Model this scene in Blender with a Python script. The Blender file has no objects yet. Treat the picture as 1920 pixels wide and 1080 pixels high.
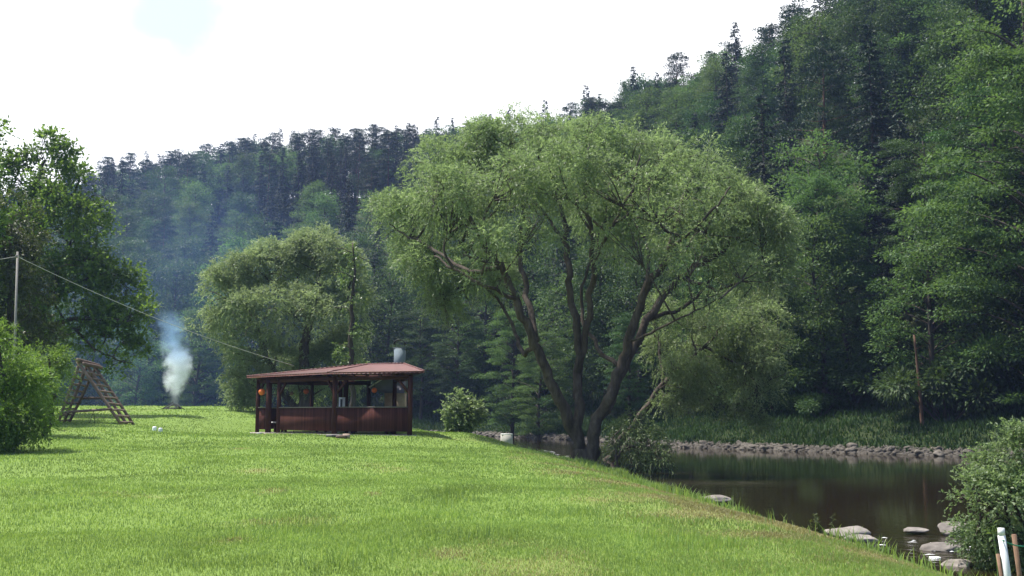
import bpy, math, numpy as np
from mathutils import Vector, noise as mnoise
RNG = np.random.default_rng(7)
S = bpy.context.scene
COL = S.collection
# ------------------------------------------------------------------ camera model
F, PITCH, CAMZ = 1844.0, math.atan(232 / 1844.0), 1.6
cp, sp = math.cos(PITCH), math.sin(PITCH)
def ray(u, v):
    a, b = (u - 960) / F, (540 - v) / F
    return np.array([a, cp - b * sp, sp + b * cp])
def at(u, v, Y):
    d = ray(u, v)
    return np.array([0, 0, CAMZ]) + d * (Y / d[1])
def elev(u, v):
    d = ray(u, v)
    return d[2] / math.hypot(d[0], d[1])
def ux(u, Y): return (u - 960) / F * Y * 1.0
def sstep(a, b, x):
    t = np.clip((np.asarray(x, float) - a) / (b - a), 0, 1)
    return t * t * (3 - 2 * t)
_T = np.random.default_rng(3).random((256, 256))
def vnoise(x, y, s=1.0):
    x = np.asarray(x, float) / s; y = np.asarray(y, float) / s
    i = np.floor(x).astype(int); j = np.floor(y).astype(int)
    fx = x - i; fy = y - j
    fx = fx * fx * (3 - 2 * fx); fy = fy * fy * (3 - 2 * fy)
    g = lambda a, b: _T[a % 256, b % 256]
    return (g(i, j) * (1 - fx) + g(i + 1, j) * fx) * (1 - fy) + (g(i, j + 1) * (1 - fx) + g(i + 1, j + 1) * fx) * fy
# ------------------------------------------------------------------ terrain
WATER = -0.6
NEAR = np.array([(60, -80), (20, -20), (9, 2), (6.0, 9.5), (5.7, 14), (5.35, 17.8), (4.5, 24), (3.9, 31), (3.2, 38), (1.2, 47),
                 (-2, 60), (-8, 78), (-20, 92), (-60, 104), (-140, 108), (-700, 130)], float)
FAR = np.array([(700, -200), (110, 0), (60, 25), (35, 39), (22.3, 49), (10.3, 61.5), (4, 80), (-5, 95), (-22, 108), (-60, 120),
                (-140, 124), (-700, 146)], float)
def sdist(x, y, pl):
    x = np.asarray(x, float); y = np.asarray(y, float)
    best = np.full(x.shape, 1e18); sg = np.ones(x.shape)
    for (ax, ay), (bx, by) in zip(pl[:-1], pl[1:]):
        dx, dy = bx - ax, by - ay
        t = np.clip(((x - ax) * dx + (y - ay) * dy) / (dx * dx + dy * dy), 0, 1)
        qx, qy = x - ax - t * dx, y - ay - t * dy
        d2 = qx * qx + qy * qy
        cr = dx * qy - dy * qx
        m = d2 < best
        best = np.where(m, d2, best); sg = np.where(m, np.sign(cr), sg)
    return np.sqrt(best) * sg
SU = np.array([-300, 0, 180, 330, 470, 560, 700, 830, 950, 1130, 1250, 1380, 1480, 1560, 1700, 1920, 2300], float)
SV = np.array([430, 385, 330, 312, 275, 272, 268, 255, 240, 200, 155, 110, 55, 5, -100, -240, -340], float)
R1 = np.array([240, 240, 240, 235, 230, 225, 215, 200, 185, 165, 152, 140, 130, 122, 112, 105, 100], float)
SA = np.arctan((SU - 960) / F)
R0 = np.interp(SU, [-300, 470, 830, 1130, 1380, 1560, 1920, 2300], [124, 118, 108, 86, 71, 66, 60, 56])
Z1 = np.array([CAMZ + elev(u, v) * r - 12 for u, v, r in zip(SU, SV, R1)])
def G(x, y):
    x = np.asarray(x, float); y = np.asarray(y, float)
    dn = sdist(x, y, NEAR); df = -sdist(x, y, FAR)
    k = np.interp(x, [-60, -25, -16, -7.5, 0, 3], [.034, .036, .035, .0215, .011, .004])
    ye = np.clip(y - 8, 0, 54)
    zm = k * ye - 0.03 * np.clip(y - 64, 0, 60)
    pad = 1 - sstep(5.2, 9.0, np.hypot(x + 7.6, (y - 42.6)))
    zm = zm * (1 - pad) + 0.68 * pad
    zm = zm + (vnoise(x, y, 2.3) - .5) * .10 + (vnoise(x + 50, y, .8) - .5) * .03
    bw = np.interp(y, [8, 20, 40, 60, 90], [2.6, 3.2, 4.4, 8, 14])
    s = np.clip(dn / bw, 0, 1); s = 1 - (1 - s) ** 2
    zn = np.where(dn > 0, WATER + (zm - WATER) * s, WATER - np.clip(-dn * .35, 0, 1.2))
    az = np.arctan2(x, np.maximum(y, 1e-3)); r = np.hypot(x, y)
    r0 = np.interp(az, SA, R0); r1 = np.interp(az, SA, R1); z1 = np.interp(az, SA, Z1)
    t = (r - r0) / (r1 - r0)
    hill = np.interp(df, [0, .2, .6, 3, 9], [WATER, -.42, -.25, .5, 1.8]) + (vnoise(x, y, 5) - .5) * .5 * sstep(1, 6, df)
    tt = np.clip(t, 0, 1)
    hill = hill + (z1 - 2) * (tt ** 1.08) + np.where(t > 1, 0.2 * np.clip(r - r1, 0, 30) - .3 * np.clip(r - r1 - 40, 0, 100), 0)
    zf = np.where(df > 0, hill, WATER - np.clip(-df * .4, 0, 1.2))
    return np.where(df > dn, zf, zn)
def gz(x, y): return float(G(np.array([x]), np.array([y]))[0])
# ------------------------------------------------------------------ mesh helpers
class MB:
    def __init__(s): s.v = []; s.q = []; s.t = []; s.n = 0; s.aq = []; s.at = []
    def add(s, v, q=None, t=None, tint=None):
        v = np.asarray(v, float).reshape(-1, 3); s.v.append(v)
        if q is not None and len(q):
            q = np.asarray(q, int).reshape(-1, 4); s.q.append(q + s.n); s.aq.append(np.full(len(q), .5) if tint is None else np.asarray(tint)[:len(q)])
        if t is not None and len(t):
            t = np.asarray(t, int).reshape(-1, 3); s.t.append(t + s.n); s.at.append(np.full(len(t), .5) if tint is None else np.asarray(tint)[:len(t)])
        s.n += len(v); return s
    def merge(s, o, M=None, loc=(0, 0, 0)):
        V, Q, T, A = o.arrays()
        W = V if M is None else V @ M.T
        s.add(W + np.asarray(loc), Q, None, A[:len(Q)])
        if len(T): s.n -= 0; s.t.append(T + s.n - len(W)); s.at.append(A[len(Q):])
    def arrays(s):
        V = np.concatenate(s.v) if s.v else np.zeros((0, 3))
        Q = np.concatenate(s.q) if s.q else np.zeros((0, 4), int)
        T = np.concatenate(s.t) if s.t else np.zeros((0, 3), int)
        A = np.concatenate(s.aq + s.at) if (s.aq or s.at) else np.zeros(0)
        return V, Q, T, A
    def mesh(s, name, mats, smooth=False, mi=None, org=None):
        V, Q, T, A = s.arrays()
        if org is not None: V = V - np.asarray(org)
        me = bpy.data.meshes.new(name)
        nq, nt = len(Q), len(T)
        me.vertices.add(len(V)); me.vertices.foreach_set('co', V.astype(np.float32).ravel())
        me.loops.add(nq * 4 + nt * 3); me.loops.foreach_set('vertex_index', np.concatenate([Q.ravel(), T.ravel()]).astype(np.int32))
        me.polygons.add(nq + nt)
        me.polygons.foreach_set('loop_start', np.concatenate([np.arange(nq) * 4, nq * 4 + np.arange(nt) * 3]).astype(np.int32))
        try: me.polygons.foreach_set('loop_total', np.concatenate([np.full(nq, 4), np.full(nt, 3)]).astype(np.int32))
        except Exception: pass
        if smooth: me.polygons.foreach_set('use_smooth', np.ones(nq + nt, bool))
        for m in (mats if isinstance(mats, (list, tuple)) else [mats]): me.materials.append(m)
        if mi is not None: me.polygons.foreach_set('material_index', np.asarray(mi, np.int32))
        a = me.attributes.new('tint', 'FLOAT', 'FACE'); a.data.foreach_set('value', A.astype(np.float32))
        me.update(calc_edges=True); me.validate()
        return me
    def obj(s, name, mats, parent=None, smooth=False, org=None, mi=None):
        me = s.mesh(name, mats, smooth, mi, org)
        o = bpy.data.objects.new(name, me); COL.objects.link(o)
        if parent is not None: o.parent = parent
        elif org is not None: o.location = tuple(org)
        return o
def tag(o, label=None, cat=None, group=None, kind=None):
    if label: o['label'] = label
    if cat: o['category'] = cat
    if group: o['group'] = group
    if kind: o['kind'] = kind
    return o
def thing(name, loc, label, cat, group=None):
    o = bpy.data.objects.new(name, None); COL.objects.link(o); o.location = tuple(float(c) for c in loc)
    o.empty_display_size = .3
    return tag(o, label, cat, group)
def box(mb, c, s, rz=0, tilt=None):
    h = np.array(s) / 2
    v = np.array([[x, y, z] for x in (-1, 1) for y in (-1, 1) for z in (-1, 1)], float) * h
    if rz:
        ca, sa = math.cos(rz), math.sin(rz); v = v @ np.array([[ca, sa, 0], [-sa, ca, 0], [0, 0, 1]])
    mb.add(v + np.array(c), [[0, 1, 3, 2], [4, 6, 7, 5], [0, 4, 5, 1], [2, 3, 7, 6], [0, 2, 6, 4], [1, 5, 7, 3]]); return mb
def beam(mb, a, b, w, h):
    a = np.array(a, float); b = np.array(b, float); d = b - a; d /= np.linalg.norm(d)
    s = np.cross(d, [0, 0, 1]); s /= np.linalg.norm(s); u = np.cross(s, d)
    v = [p + s * (i * w / 2) + u * (j * h / 2) for p in (a, b) for i, j in ((-1, -1), (1, -1), (1, 1), (-1, 1))]
    mb.add(v, [[0, 3, 2, 1], [4, 5, 6, 7], [0, 1, 5, 4], [1, 2, 6, 5], [2, 3, 7, 6], [3, 0, 4, 7]]); return mb
def tube(mb, pts, rad, n=7, cap=True, jit=0):
    P = np.asarray(pts, float); R = np.broadcast_to(np.asarray(rad, float), (len(P),))
    D = np.gradient(P, axis=0); D /= np.linalg.norm(D, axis=1)[:, None] + 1e-9
    ref = np.array([0.31, .95, .05]) if abs(D[0][1]) < .9 else np.array([1., 0, 0])
    A = np.cross(D, ref); A /= np.linalg.norm(A, axis=1)[:, None] + 1e-9
    B = np.cross(D, A)
    th = np.arange(n) * 2 * math.pi / n
    ring = A[:, None] * np.cos(th)[None, :, None] + B[:, None] * np.sin(th)[None, :, None]
    rr = R[:, None] * (1 + (RNG.random((len(P), n)) - .5) * jit)
    V = (P[:, None] + ring * rr[..., None]).reshape(-1, 3)
    q = [[i * n + j, i * n + (j + 1) % n, (i + 1) * n + (j + 1) % n, (i + 1) * n + j] for i in range(len(P) - 1) for j in range(n)]
    t = []
    if cap:
        V = np.vstack([V, P[0], P[-1]]); m = len(V)
        t = [[m - 2, (j + 1) % n, j] for j in range(n)] + [[m - 1, (len(P) - 1) * n + j, (len(P) - 1) * n + (j + 1) % n] for j in range(n)]
    k = mb.n
    mb.add(V, q)
    if t: mb.t.append(np.array(t) + k); mb.at.append(np.full(len(t), .5))
    return mb
def cat_rom(P, m=5):
    P = np.asarray(P, float)
    Q = np.vstack([2 * P[0] - P[1], P, 2 * P[-1] - P[-2]]); out = []
    for i in range(1, len(Q) - 2):
        for t in np.arange(m) / m:
            a, b, c, d = Q[i - 1], Q[i], Q[i + 1], Q[i + 2]
            out.append(.5 * (2 * b + (c - a) * t + (2 * a - 5 * b + 4 * c - d) * t * t + (3 * b - a - 3 * c + d) * t ** 3))
    out.append(Q[-2]); return np.array(out)
def norm(a): return a / (np.linalg.norm(a, axis=-1, keepdims=True) + 1e-9)
def leaves(mb, P, axis, L, W, up=.5, tint=None):
    n = len(P); axis = norm(axis)
    r = RNG.normal(size=(n, 3)); r[:, 2] = np.abs(r[:, 2]) + up
    side = norm(np.cross(axis, r)); nr = np.cross(side, axis)
    L = np.broadcast_to(L, (n,))[:, None] * (.7 + .6 * RNG.random((n, 1))); W = np.broadcast_to(W, (n,))[:, None] * (.7 + .6 * RNG.random((n, 1)))
    a = P; b = P + axis * L * .45 + side * W * .5 + nr * W * .12; c = P + axis * L; d = P + axis * L * .45 - side * W * .5 + nr * W * .12
    V = np.stack([a, b, c, d], 1).reshape(-1, 3)
    mb.add(V, np.arange(4 * n).reshape(-1, 4), tint=RNG.random(n) if tint is None else tint)
def strands(mb, P0, D0, Ln, K, droop, L, W, spread=.7, up=.5, tint=None):
    n = len(P0); s = (np.arange(K) + .5) / K
    s = np.clip(s[None] + (RNG.random((n, K)) - .5) / K, 0, 1)[..., None]
    Ln = np.broadcast_to(Ln, (n,))[:, None, None]
    P = P0[:, None] + D0[:, None] * s * Ln + np.array([0, 0, -1.0]) * (s ** 2) * droop * Ln
    T = D0[:, None] + np.array([0, 0, -2.0]) * s * droop + RNG.normal(size=P.shape) * spread
    tt = None if tint is None else np.clip(np.repeat(tint, K) + (RNG.random(n * K) - .5) * .5, 0, 1)
    leaves(mb, P.reshape(-1, 3), T.reshape(-1, 3), L, W, up, tt)
def rdir(n, upb=0):
    d = RNG.normal(size=(n, 3)); d = norm(d); d[:, 2] += upb; return norm(d)
# ------------------------------------------------------------------ materials
def nmat(name):
    m = bpy.data.materials.new(name); m.use_nodes = True; nt = m.node_tree
    for x in list(nt.nodes): nt.nodes.remove(x)
    out = nt.nodes.new('ShaderNodeOutputMaterial')
    def N(t, **k):
        x = nt.nodes.new(t)
        for a, b in k.items():
            if a.startswith('_'): setattr(x, a[1:], b)
            else:
                key = a.replace('_', ' ')
                s_ = x.inputs[key] if key in x.inputs else x.inputs[a]
                if isinstance(b, bpy.types.NodeSocket): nt.links.new(b, s_)
                else: s_.default_value = b
        return x
    return m, nt, N, out
def rgba(c): return (c[0], c[1], c[2], 1)
def ramp(N, fac, stops):
    r = N('ShaderNodeValToRGB', Fac=fac); e = r.color_ramp.elements
    while len(e) < len(stops): e.new(.5)
    for i, (p, c) in enumerate(stops): e[i].position = p; e[i].color = rgba(c)
    return r.outputs['Color']
def mixc(N, nt, f, a, b, mode='MIX'):
    x = N('ShaderNodeMixRGB', _blend_type=mode)
    for i, s_ in ((0, f), (1, a), (2, b)):
        if isinstance(s_, bpy.types.NodeSocket): nt.links.new(s_, x.inputs[i])
        else: x.inputs[i].default_value = s_ if i == 0 else rgba(s_)
    return x.outputs[0]
def foliage(name, dark, mid, light, trans=.35, rough=.5, spec=.35, ovar=.25, yellow=1.25):
    m, nt, N, out = nmat(name)
    a = N('ShaderNodeAttribute', _attribute_name='tint')
    oi = N('ShaderNodeObjectInfo')
    c = ramp(N, a.outputs['Fac'], [(0, dark), (.5, mid), (1, light)])
    geo = N('ShaderNodeNewGeometry')
    nz = N('ShaderNodeTexNoise', Vector=geo.outputs['Position'], Scale=.45, Detail=2.0)
    hs = N('ShaderNodeHueSaturation', Color=c)
    mh = N('ShaderNodeMapRange', Value=oi.outputs['Random']); mh.inputs[3].default_value = .5 - .016 * ovar * 4; mh.inputs[4].default_value = .5 + .03 * ovar * 4
    nt.links.new(mh.outputs[0], hs.inputs['Hue'])
    mv = N('ShaderNodeMapRange', Value=nz.outputs['Fac']); mv.inputs[1].default_value = .3; mv.inputs[2].default_value = .7
    mv.inputs[3].default_value = 1 - .22; mv.inputs[4].default_value = 1 + .22
    m2 = N('ShaderNodeMath', _operation='MULTIPLY_ADD'); nt.links.new(oi.outputs['Random'], m2.inputs[0]); m2.inputs[1].default_value = ovar * 2; m2.inputs[2].default_value = 1 - ovar
    m3 = N('ShaderNodeMath', _operation='MULTIPLY'); nt.links.new(mv.outputs[0], m3.inputs[0]); nt.links.new(m2.outputs[0], m3.inputs[1])
    nt.links.new(m3.outputs[0], hs.inputs['Value'])
    col = hs.outputs['Color']
    p = N('ShaderNodeBsdfPrincipled', Base_Color=col, Roughness=rough)
    p.inputs['Specular IOR Level'].default_value = spec
    ty = mixc(N, nt, 1.0, col, (yellow, 1.15, .80), 'MULTIPLY')
    tr = N('ShaderNodeBsdfTranslucent', Color=ty)
    mx = N('ShaderNodeMixShader', Fac=trans); nt.links.new(p.outputs[0], mx.inputs[1]); nt.links.new(tr.outputs[0], mx.inputs[2])
    nt.links.new(mx.outputs[0], out.inputs['Surface']); return m
def surf(name, stops, scale=4., rough=.8, detail=6., bump=.3, stretch=(1, 1, 1), metal=0., spec=.3, bdist=.02, coord='Object'):
    m, nt, N, out = nmat(name)
    tc = N('ShaderNodeTexCoord'); mp = N('ShaderNodeMapping', Vector=tc.outputs[coord]); mp.inputs['Scale'].default_value = stretch
    nz = N('ShaderNodeTexNoise', Vector=mp.outputs[0], Scale=scale, Detail=detail, Roughness=.65)
    n2 = N('ShaderNodeTexNoise', Vector=mp.outputs[0], Scale=scale * .23, Detail=3.)
    mm = N('ShaderNodeMath', _operation='MULTIPLY_ADD'); nt.links.new(nz.outputs['Fac'], mm.inputs[0]); mm.inputs[1].default_value = .6
    ma = N('ShaderNodeMath', _operation='MULTIPLY'); nt.links.new(n2.outputs['Fac'], ma.inputs[0]); ma.inputs[1].default_value = .4
    nt.links.new(ma.outputs[0], mm.inputs[2])
    c = ramp(N, mm.outputs[0], stops)
    oi = N('ShaderNodeObjectInfo'); mv = N('ShaderNodeMapRange', Value=oi.outputs['Random']); mv.inputs[3].default_value = .8; mv.inputs[4].default_value = 1.2
    hs = N('ShaderNodeHueSaturation', Color=c); nt.links.new(mv.outputs[0], hs.inputs['Value'])
    p = N('ShaderNodeBsdfPrincipled', Base_Color=hs.outputs[0], Roughness=rough, Metallic=metal); p.inputs['Specular IOR Level'].default_value = spec
    b = N('ShaderNodeBump', Height=nz.outputs['Fac'], Strength=bump, Distance=bdist); nt.links.new(b.outputs[0], p.inputs['Normal'])
    nt.links.new(p.outputs[0], out.inputs['Surface']); return m
def boards(name, dark, light, width=.11, rough=.7):
    m, nt, N, out = nmat(name)
    uv = N('ShaderNodeAttribute', _attribute_name='along')
    fr = N('ShaderNodeMath', _operation='MULTIPLY'); nt.links.new(uv.outputs['Fac'], fr.inputs[0]); fr.inputs[1].default_value = 1 / width
    fl = N('ShaderNodeMath', _operation='FLOOR'); nt.links.new(fr.outputs[0], fl.inputs[0])
    ft = N('ShaderNodeMath', _operation='FRACT'); nt.links.new(fr.outputs[0], ft.inputs[0])
    wn = N('ShaderNodeTexWhiteNoise', _noise_dimensions='1D'); nt.links.new(fl.outputs[0], wn.inputs['W'])
    tc = N('ShaderNodeTexCoord'); mp = N('ShaderNodeMapping', Vector=tc.outputs['Object']); mp.inputs['Scale'].default_value = (9, 9, .8)
    nz = N('ShaderNodeTexNoise', Vector=mp.outputs[0], Scale=3., Detail=6.)
    ad = N('ShaderNodeMath', _operation='MULTIPLY_ADD'); nt.links.new(wn.outputs[0], ad.inputs[0]); ad.inputs[1].default_value = .45; 
    ml = N('ShaderNodeMath', _operation='MULTIPLY'); nt.links.new(nz.outputs['Fac'], ml.inputs[0]); ml.inputs[1].default_value = .6; nt.links.new(ml.outputs[0], ad.inputs[2])
    c = ramp(N, ad.outputs[0], [(.15, dark), (.85, light)])
    g = N('ShaderNodeMath', _operation='LESS_THAN'); nt.links.new(ft.outputs[0], g.inputs[0]); g.inputs[1].default_value = .07
    c2 = mixc(N, nt, g.outputs[0], c, tuple(x * .25 for x in dark))
    p = N('ShaderNodeBsdfPrincipled', Base_Color=c2, Roughness=.9); p.inputs['Specular IOR Level'].default_value = .08
    nt.links.new(p.outputs[0], out.inputs['Surface']); return m
M = {}
M['willow'] = foliage('willow_leaf', (.135, .178, .084), (.20, .258, .122), (.285, .345, .185), .56, .45, .40, .05, 1.04)
M['willow2'] = foliage('silver_willow_leaf', (.15, .20, .105), (.22, .28, .15), (.31, .365, .21), .52, .5, .35, .05, 1.1)
M['oak'] = foliage('oak_leaf', (.058, .115, .022), (.10, .185, .038), (.165, .27, .065), .54, .5, .35, .05)
M['olive'] = foliage('olive_leaf', (.035, .05, .016), (.06, .082, .022), (.09, .115, .035), .35, .5, .4, .05)
M['bush'] = foliage('bush_leaf', (.07, .125, .04), (.12, .19, .065), (.2, .28, .12), .4, .4, .5, .05)
M['silver'] = foliage('silver_shrub_leaf', (.10, .155, .065), (.16, .225, .105), (.28, .345, .20), .55, .45, .4, .05, 1.1)
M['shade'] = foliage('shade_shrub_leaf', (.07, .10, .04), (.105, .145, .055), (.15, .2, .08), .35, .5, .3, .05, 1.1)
M['yew'] = foliage('conifer_bush_needle', (.075, .14, .024), (.13, .235, .042), (.2, .32, .07), .5, .5, .3, .05)
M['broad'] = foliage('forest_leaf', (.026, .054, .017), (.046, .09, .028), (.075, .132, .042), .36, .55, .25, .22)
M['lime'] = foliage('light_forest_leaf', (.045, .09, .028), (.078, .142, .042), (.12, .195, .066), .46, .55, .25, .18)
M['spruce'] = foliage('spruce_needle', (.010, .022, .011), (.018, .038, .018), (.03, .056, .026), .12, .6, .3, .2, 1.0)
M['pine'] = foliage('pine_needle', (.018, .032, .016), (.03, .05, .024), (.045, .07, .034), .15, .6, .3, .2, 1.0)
M['grass'] = foliage('grass_blade', (.135, .225, .046), (.182, .29, .07), (.26, .365, .125), .52, .28, .8, .0)
M['bankgrass'] = foliage('bank_grass_blade', (.02, .046, .013), (.032, .07, .02), (.048, .095, .028), .35, .6, .2, .0)  # blade colour darkened so the far bank reads as shaded
M['drygrass'] = foliage('dry_grass_blade', (.16, .16, .07), (.24, .23, .10), (.34, .31, .15), .3, .5, .3, .0)
M['bark'] = surf('willow_bark', [(.3, (.016, .012, .010)), (.5, (.075, .058, .046)), (.75, (.17, .14, .115))], 7, .95, bump=1.0, stretch=(1, 1, .22), bdist=.09)
M['fbark'] = surf('forest_bark', [(.25, (.025, .02, .017)), (.75, (.085, .068, .055))], 6, .9, bump=.5, stretch=(1, 1, .3))
M['pbark'] = surf('pine_bark', [(.25, (.07, .04, .025)), (.75, (.19, .11, .07))], 6, .9, bump=.5, stretch=(1, 1, .3))
M['shelter'] = surf('dark_stained_wood', [(.25, (.03, .012, .010)), (.75, (.085, .033, .026))], 5, .85, bump=.25, stretch=(4, 4, .5), spec=.1)
M['boards'] = boards('stained_boards', (.036, .013, .011), (.095, .035, .028))
M['rail'] = surf('weathered_rail', [(.3, (.11, .09, .08)), (.7, (.2, .17, .15))], 5, .7)
def roof_mat():
    m, nt, N, out = nmat('red_roof_sheet')
    tc = N('ShaderNodeTexCoord'); g = N('ShaderNodeTexNoise', Vector=tc.outputs['Object'], Scale=2.2, Detail=7., Roughness=.7)
    mp = N('ShaderNodeMapping', Vector=tc.outputs['Object']); mp.inputs['Rotation'].default_value = (0, 0, .5)
    wv = N('ShaderNodeTexWave', _wave_type='BANDS', _bands_direction='X', Vector=mp.outputs[0], Scale=1.6, Distortion=.15)
    c = ramp(N, g.outputs['Fac'], [(.28, (.08, .025, .021)), (.5, (.125, .037, .031)), (.72, (.17, .056, .047))])
    w2 = N('ShaderNodeMapRange', Value=wv.outputs['Fac']); w2.inputs[3].default_value = .8; w2.inputs[4].default_value = 1.1
    hs = N('ShaderNodeHueSaturation', Color=c); nt.links.new(w2.outputs[0], hs.inputs['Value'])
    p = N('ShaderNodeBsdfPrincipled', Base_Color=hs.outputs[0], Roughness=.55)
    b = N('ShaderNodeBump', Height=wv.outputs['Fac'], Strength=.7, Distance=.035); nt.links.new(b.outputs[0], p.inputs['Normal'])
    nt.links.new(p.outputs[0], out.inputs['Surface']); return m
M['roof'] = roof_mat()
M['log'] = surf('weathered_log', [(.25, (.07, .048, .038)), (.75, (.22, .15, .115))], 7, .85, bump=.5, stretch=(1, 1, 1))
M['palelog'] = surf('pale_rung', [(.25, (.10, .07, .055)), (.75, (.30, .22, .175))], 7, .85, bump=.4)  # paler log tone for the ladder rungs
M['logend'] = surf('cut_log', [(.3, (.28, .2, .15)), (.7, (.42, .32, .25))], 8, .8)
M['metal'] = surf('galvanised_sheet', [(.3, (.15, .19, .22)), (.7, (.22, .26, .29))], 3, .85, bump=.05, metal=.0, spec=.1)
M['darkmetal'] = surf('dark_sheet', [(.3, (.075, .075, .09)), (.7, (.12, .12, .14))], 3, .5, bump=.05)
M['black'] = surf('black_iron', [(.3, (.01, .01, .01)), (.7, (.02, .02, .022))], 3, .5)
M['brick'] = surf('sandstone_block', [(.3, (.27, .19, .13)), (.7, (.42, .32, .22))], 7, .9, bump=.4)
M['white'] = surf('white_paint', [(.3, (.72, .73, .74)), (.7, (.82, .82, .82))], 3, .5, bump=.05)
M['concrete'] = surf('concrete', [(.25, (.30, .29, .27)), (.75, (.46, .45, .42))], 9, .9, bump=.3)
M['slab'] = surf('floor_slab', [(.25, (.20, .17, .16)), (.75, (.3, .26, .24))], 6, .9, bump=.2)
M['orange'] = surf('orange_paint', [(.3, (.55, .11, .02)), (.7, (.72, .17, .04))], 3, .5, bump=.05)
M['stone'] = surf('river_stone', [(.25, (.09, .078, .068)), (.5, (.19, .168, .15)), (.8, (.33, .30, .265))], 3.2, .85, bump=.6, bdist=.04)
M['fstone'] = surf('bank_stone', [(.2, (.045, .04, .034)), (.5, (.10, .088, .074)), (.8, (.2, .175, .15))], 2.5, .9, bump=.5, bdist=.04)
M['ash'] = surf('ash_heap', [(.3, (.03, .03, .03)), (.7, (.2, .19, .18))], 8, .95)
M['grey'] = surf('grey_pole', [(.3, (.15, .14, .13)), (.7, (.25, .23, .21))], 5, .7)
M['rust'] = surf('brown_stake', [(.3, (.12, .07, .045)), (.7, (.24, .15, .10))], 9, .85, bump=.4)
M['green'] = surf('green_cord', [(.3, (.02, .22, .13)), (.7, (.04, .3, .18))], 9, .6)
M['foam'] = surf('water_foam', [(.3, (.6, .62, .64)), (.7, (.8, .8, .8))], 9, .6)
# ground
def ground_mat(name, stops, dcol):
    m, nt, N, out = nmat(name)
    g = N('ShaderNodeNewGeometry')
    n1 = N('ShaderNodeTexNoise', Vector=g.outputs['Position'], Scale=.35, Detail=4.)
    n2 = N('ShaderNodeTexNoise', Vector=g.outputs['Position'], Scale=14., Detail=6., Roughness=.7)
    a = N('ShaderNodeMath', _operation='MULTIPLY_ADD'); nt.links.new(n2.outputs['Fac'], a.inputs[0]); a.inputs[1].default_value = .6
    b = N('ShaderNodeMath', _operation='MULTIPLY'); nt.links.new(n1.outputs['Fac'], b.inputs[0]); b.inputs[1].default_value = .4; nt.links.new(b.outputs[0], a.inputs[2])
    c = ramp(N, a.outputs[0], stops)
    d = N('ShaderNodeAttribute', _attribute_name='dry')
    dn = N('ShaderNodeMath', _operation='MULTIPLY'); nt.links.new(d.outputs['Fac'], dn.inputs[0])
    r2 = N('ShaderNodeMapRange', Value=n2.outputs['Fac']); r2.inputs[1].default_value = .35; r2.inputs[2].default_value = .6; nt.links.new(r2.outputs[0], dn.inputs[1])
    c = mixc(N, nt, dn.outputs[0], c, dcol)
    p = N('ShaderNodeBsdfPrincipled', Base_Color=c, Roughness=.9); p.inputs['Specular IOR Level'].default_value = .15
    bp = N('ShaderNodeBump', Height=n2.outputs['Fac'], Strength=.6, Distance=.06); nt.links.new(bp.outputs[0], p.inputs['Normal'])
    nt.links.new(p.outputs[0], out.inputs['Surface']); return m
M['ground'] = ground_mat('meadow_soil', [(.25, (.10, .16, .03)), (.5, (.145, .22, .046)), (.75, (.185, .265, .072))], (.22, .19, .085))
M['floor'] = ground_mat('forest_floor', [(.25, (.018, .026, .009)), (.5, (.03, .044, .014)), (.75, (.055, .058, .024))], (.06, .05, .04))  # shade of the far bank is put into this dark ground colour
def water_mat():
    m, nt, N, out = nmat('river_water')
    g = N('ShaderNodeNewGeometry')
    mp = N('ShaderNodeMapping', Vector=g.outputs['Position']); mp.inputs['Scale'].default_value = (1, 1, 1)
    n1 = N('ShaderNodeTexNoise', Vector=mp.outputs[0], Scale=1.1, Detail=4.); n2 = N('ShaderNodeTexNoise', Vector=mp.outputs[0], Scale=5., Detail=3.)
    rf = N('ShaderNodeAttribute', _attribute_name='riffle')
    st = N('ShaderNodeMath', _operation='MULTIPLY_ADD'); nt.links.new(rf.outputs['Fac'], st.inputs[0]); st.inputs[1].default_value = .9; st.inputs[2].default_value = .035
    b1 = N('ShaderNodeBump', Height=n1.outputs['Fac'], Distance=.12); nt.links.new(st.outputs[0], b1.inputs['Strength'])
    b2 = N('ShaderNodeBump', Height=n2.outputs['Fac'], Distance=.05); nt.links.new(st.outputs[0], b2.inputs['Strength']); nt.links.new(b1.outputs[0], b2.inputs['Normal'])
    p = N('ShaderNodeBsdfPrincipled', Base_Color=(.016, .0115, .005, 1), Roughness=.06); p.inputs['IOR'].default_value = 1.33
    nt.links.new(b2.outputs[0], p.inputs['Normal'])
    nt.links.new(p.outputs[0], out.inputs['Surface']); return m
M['water'] = water_mat()
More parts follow.
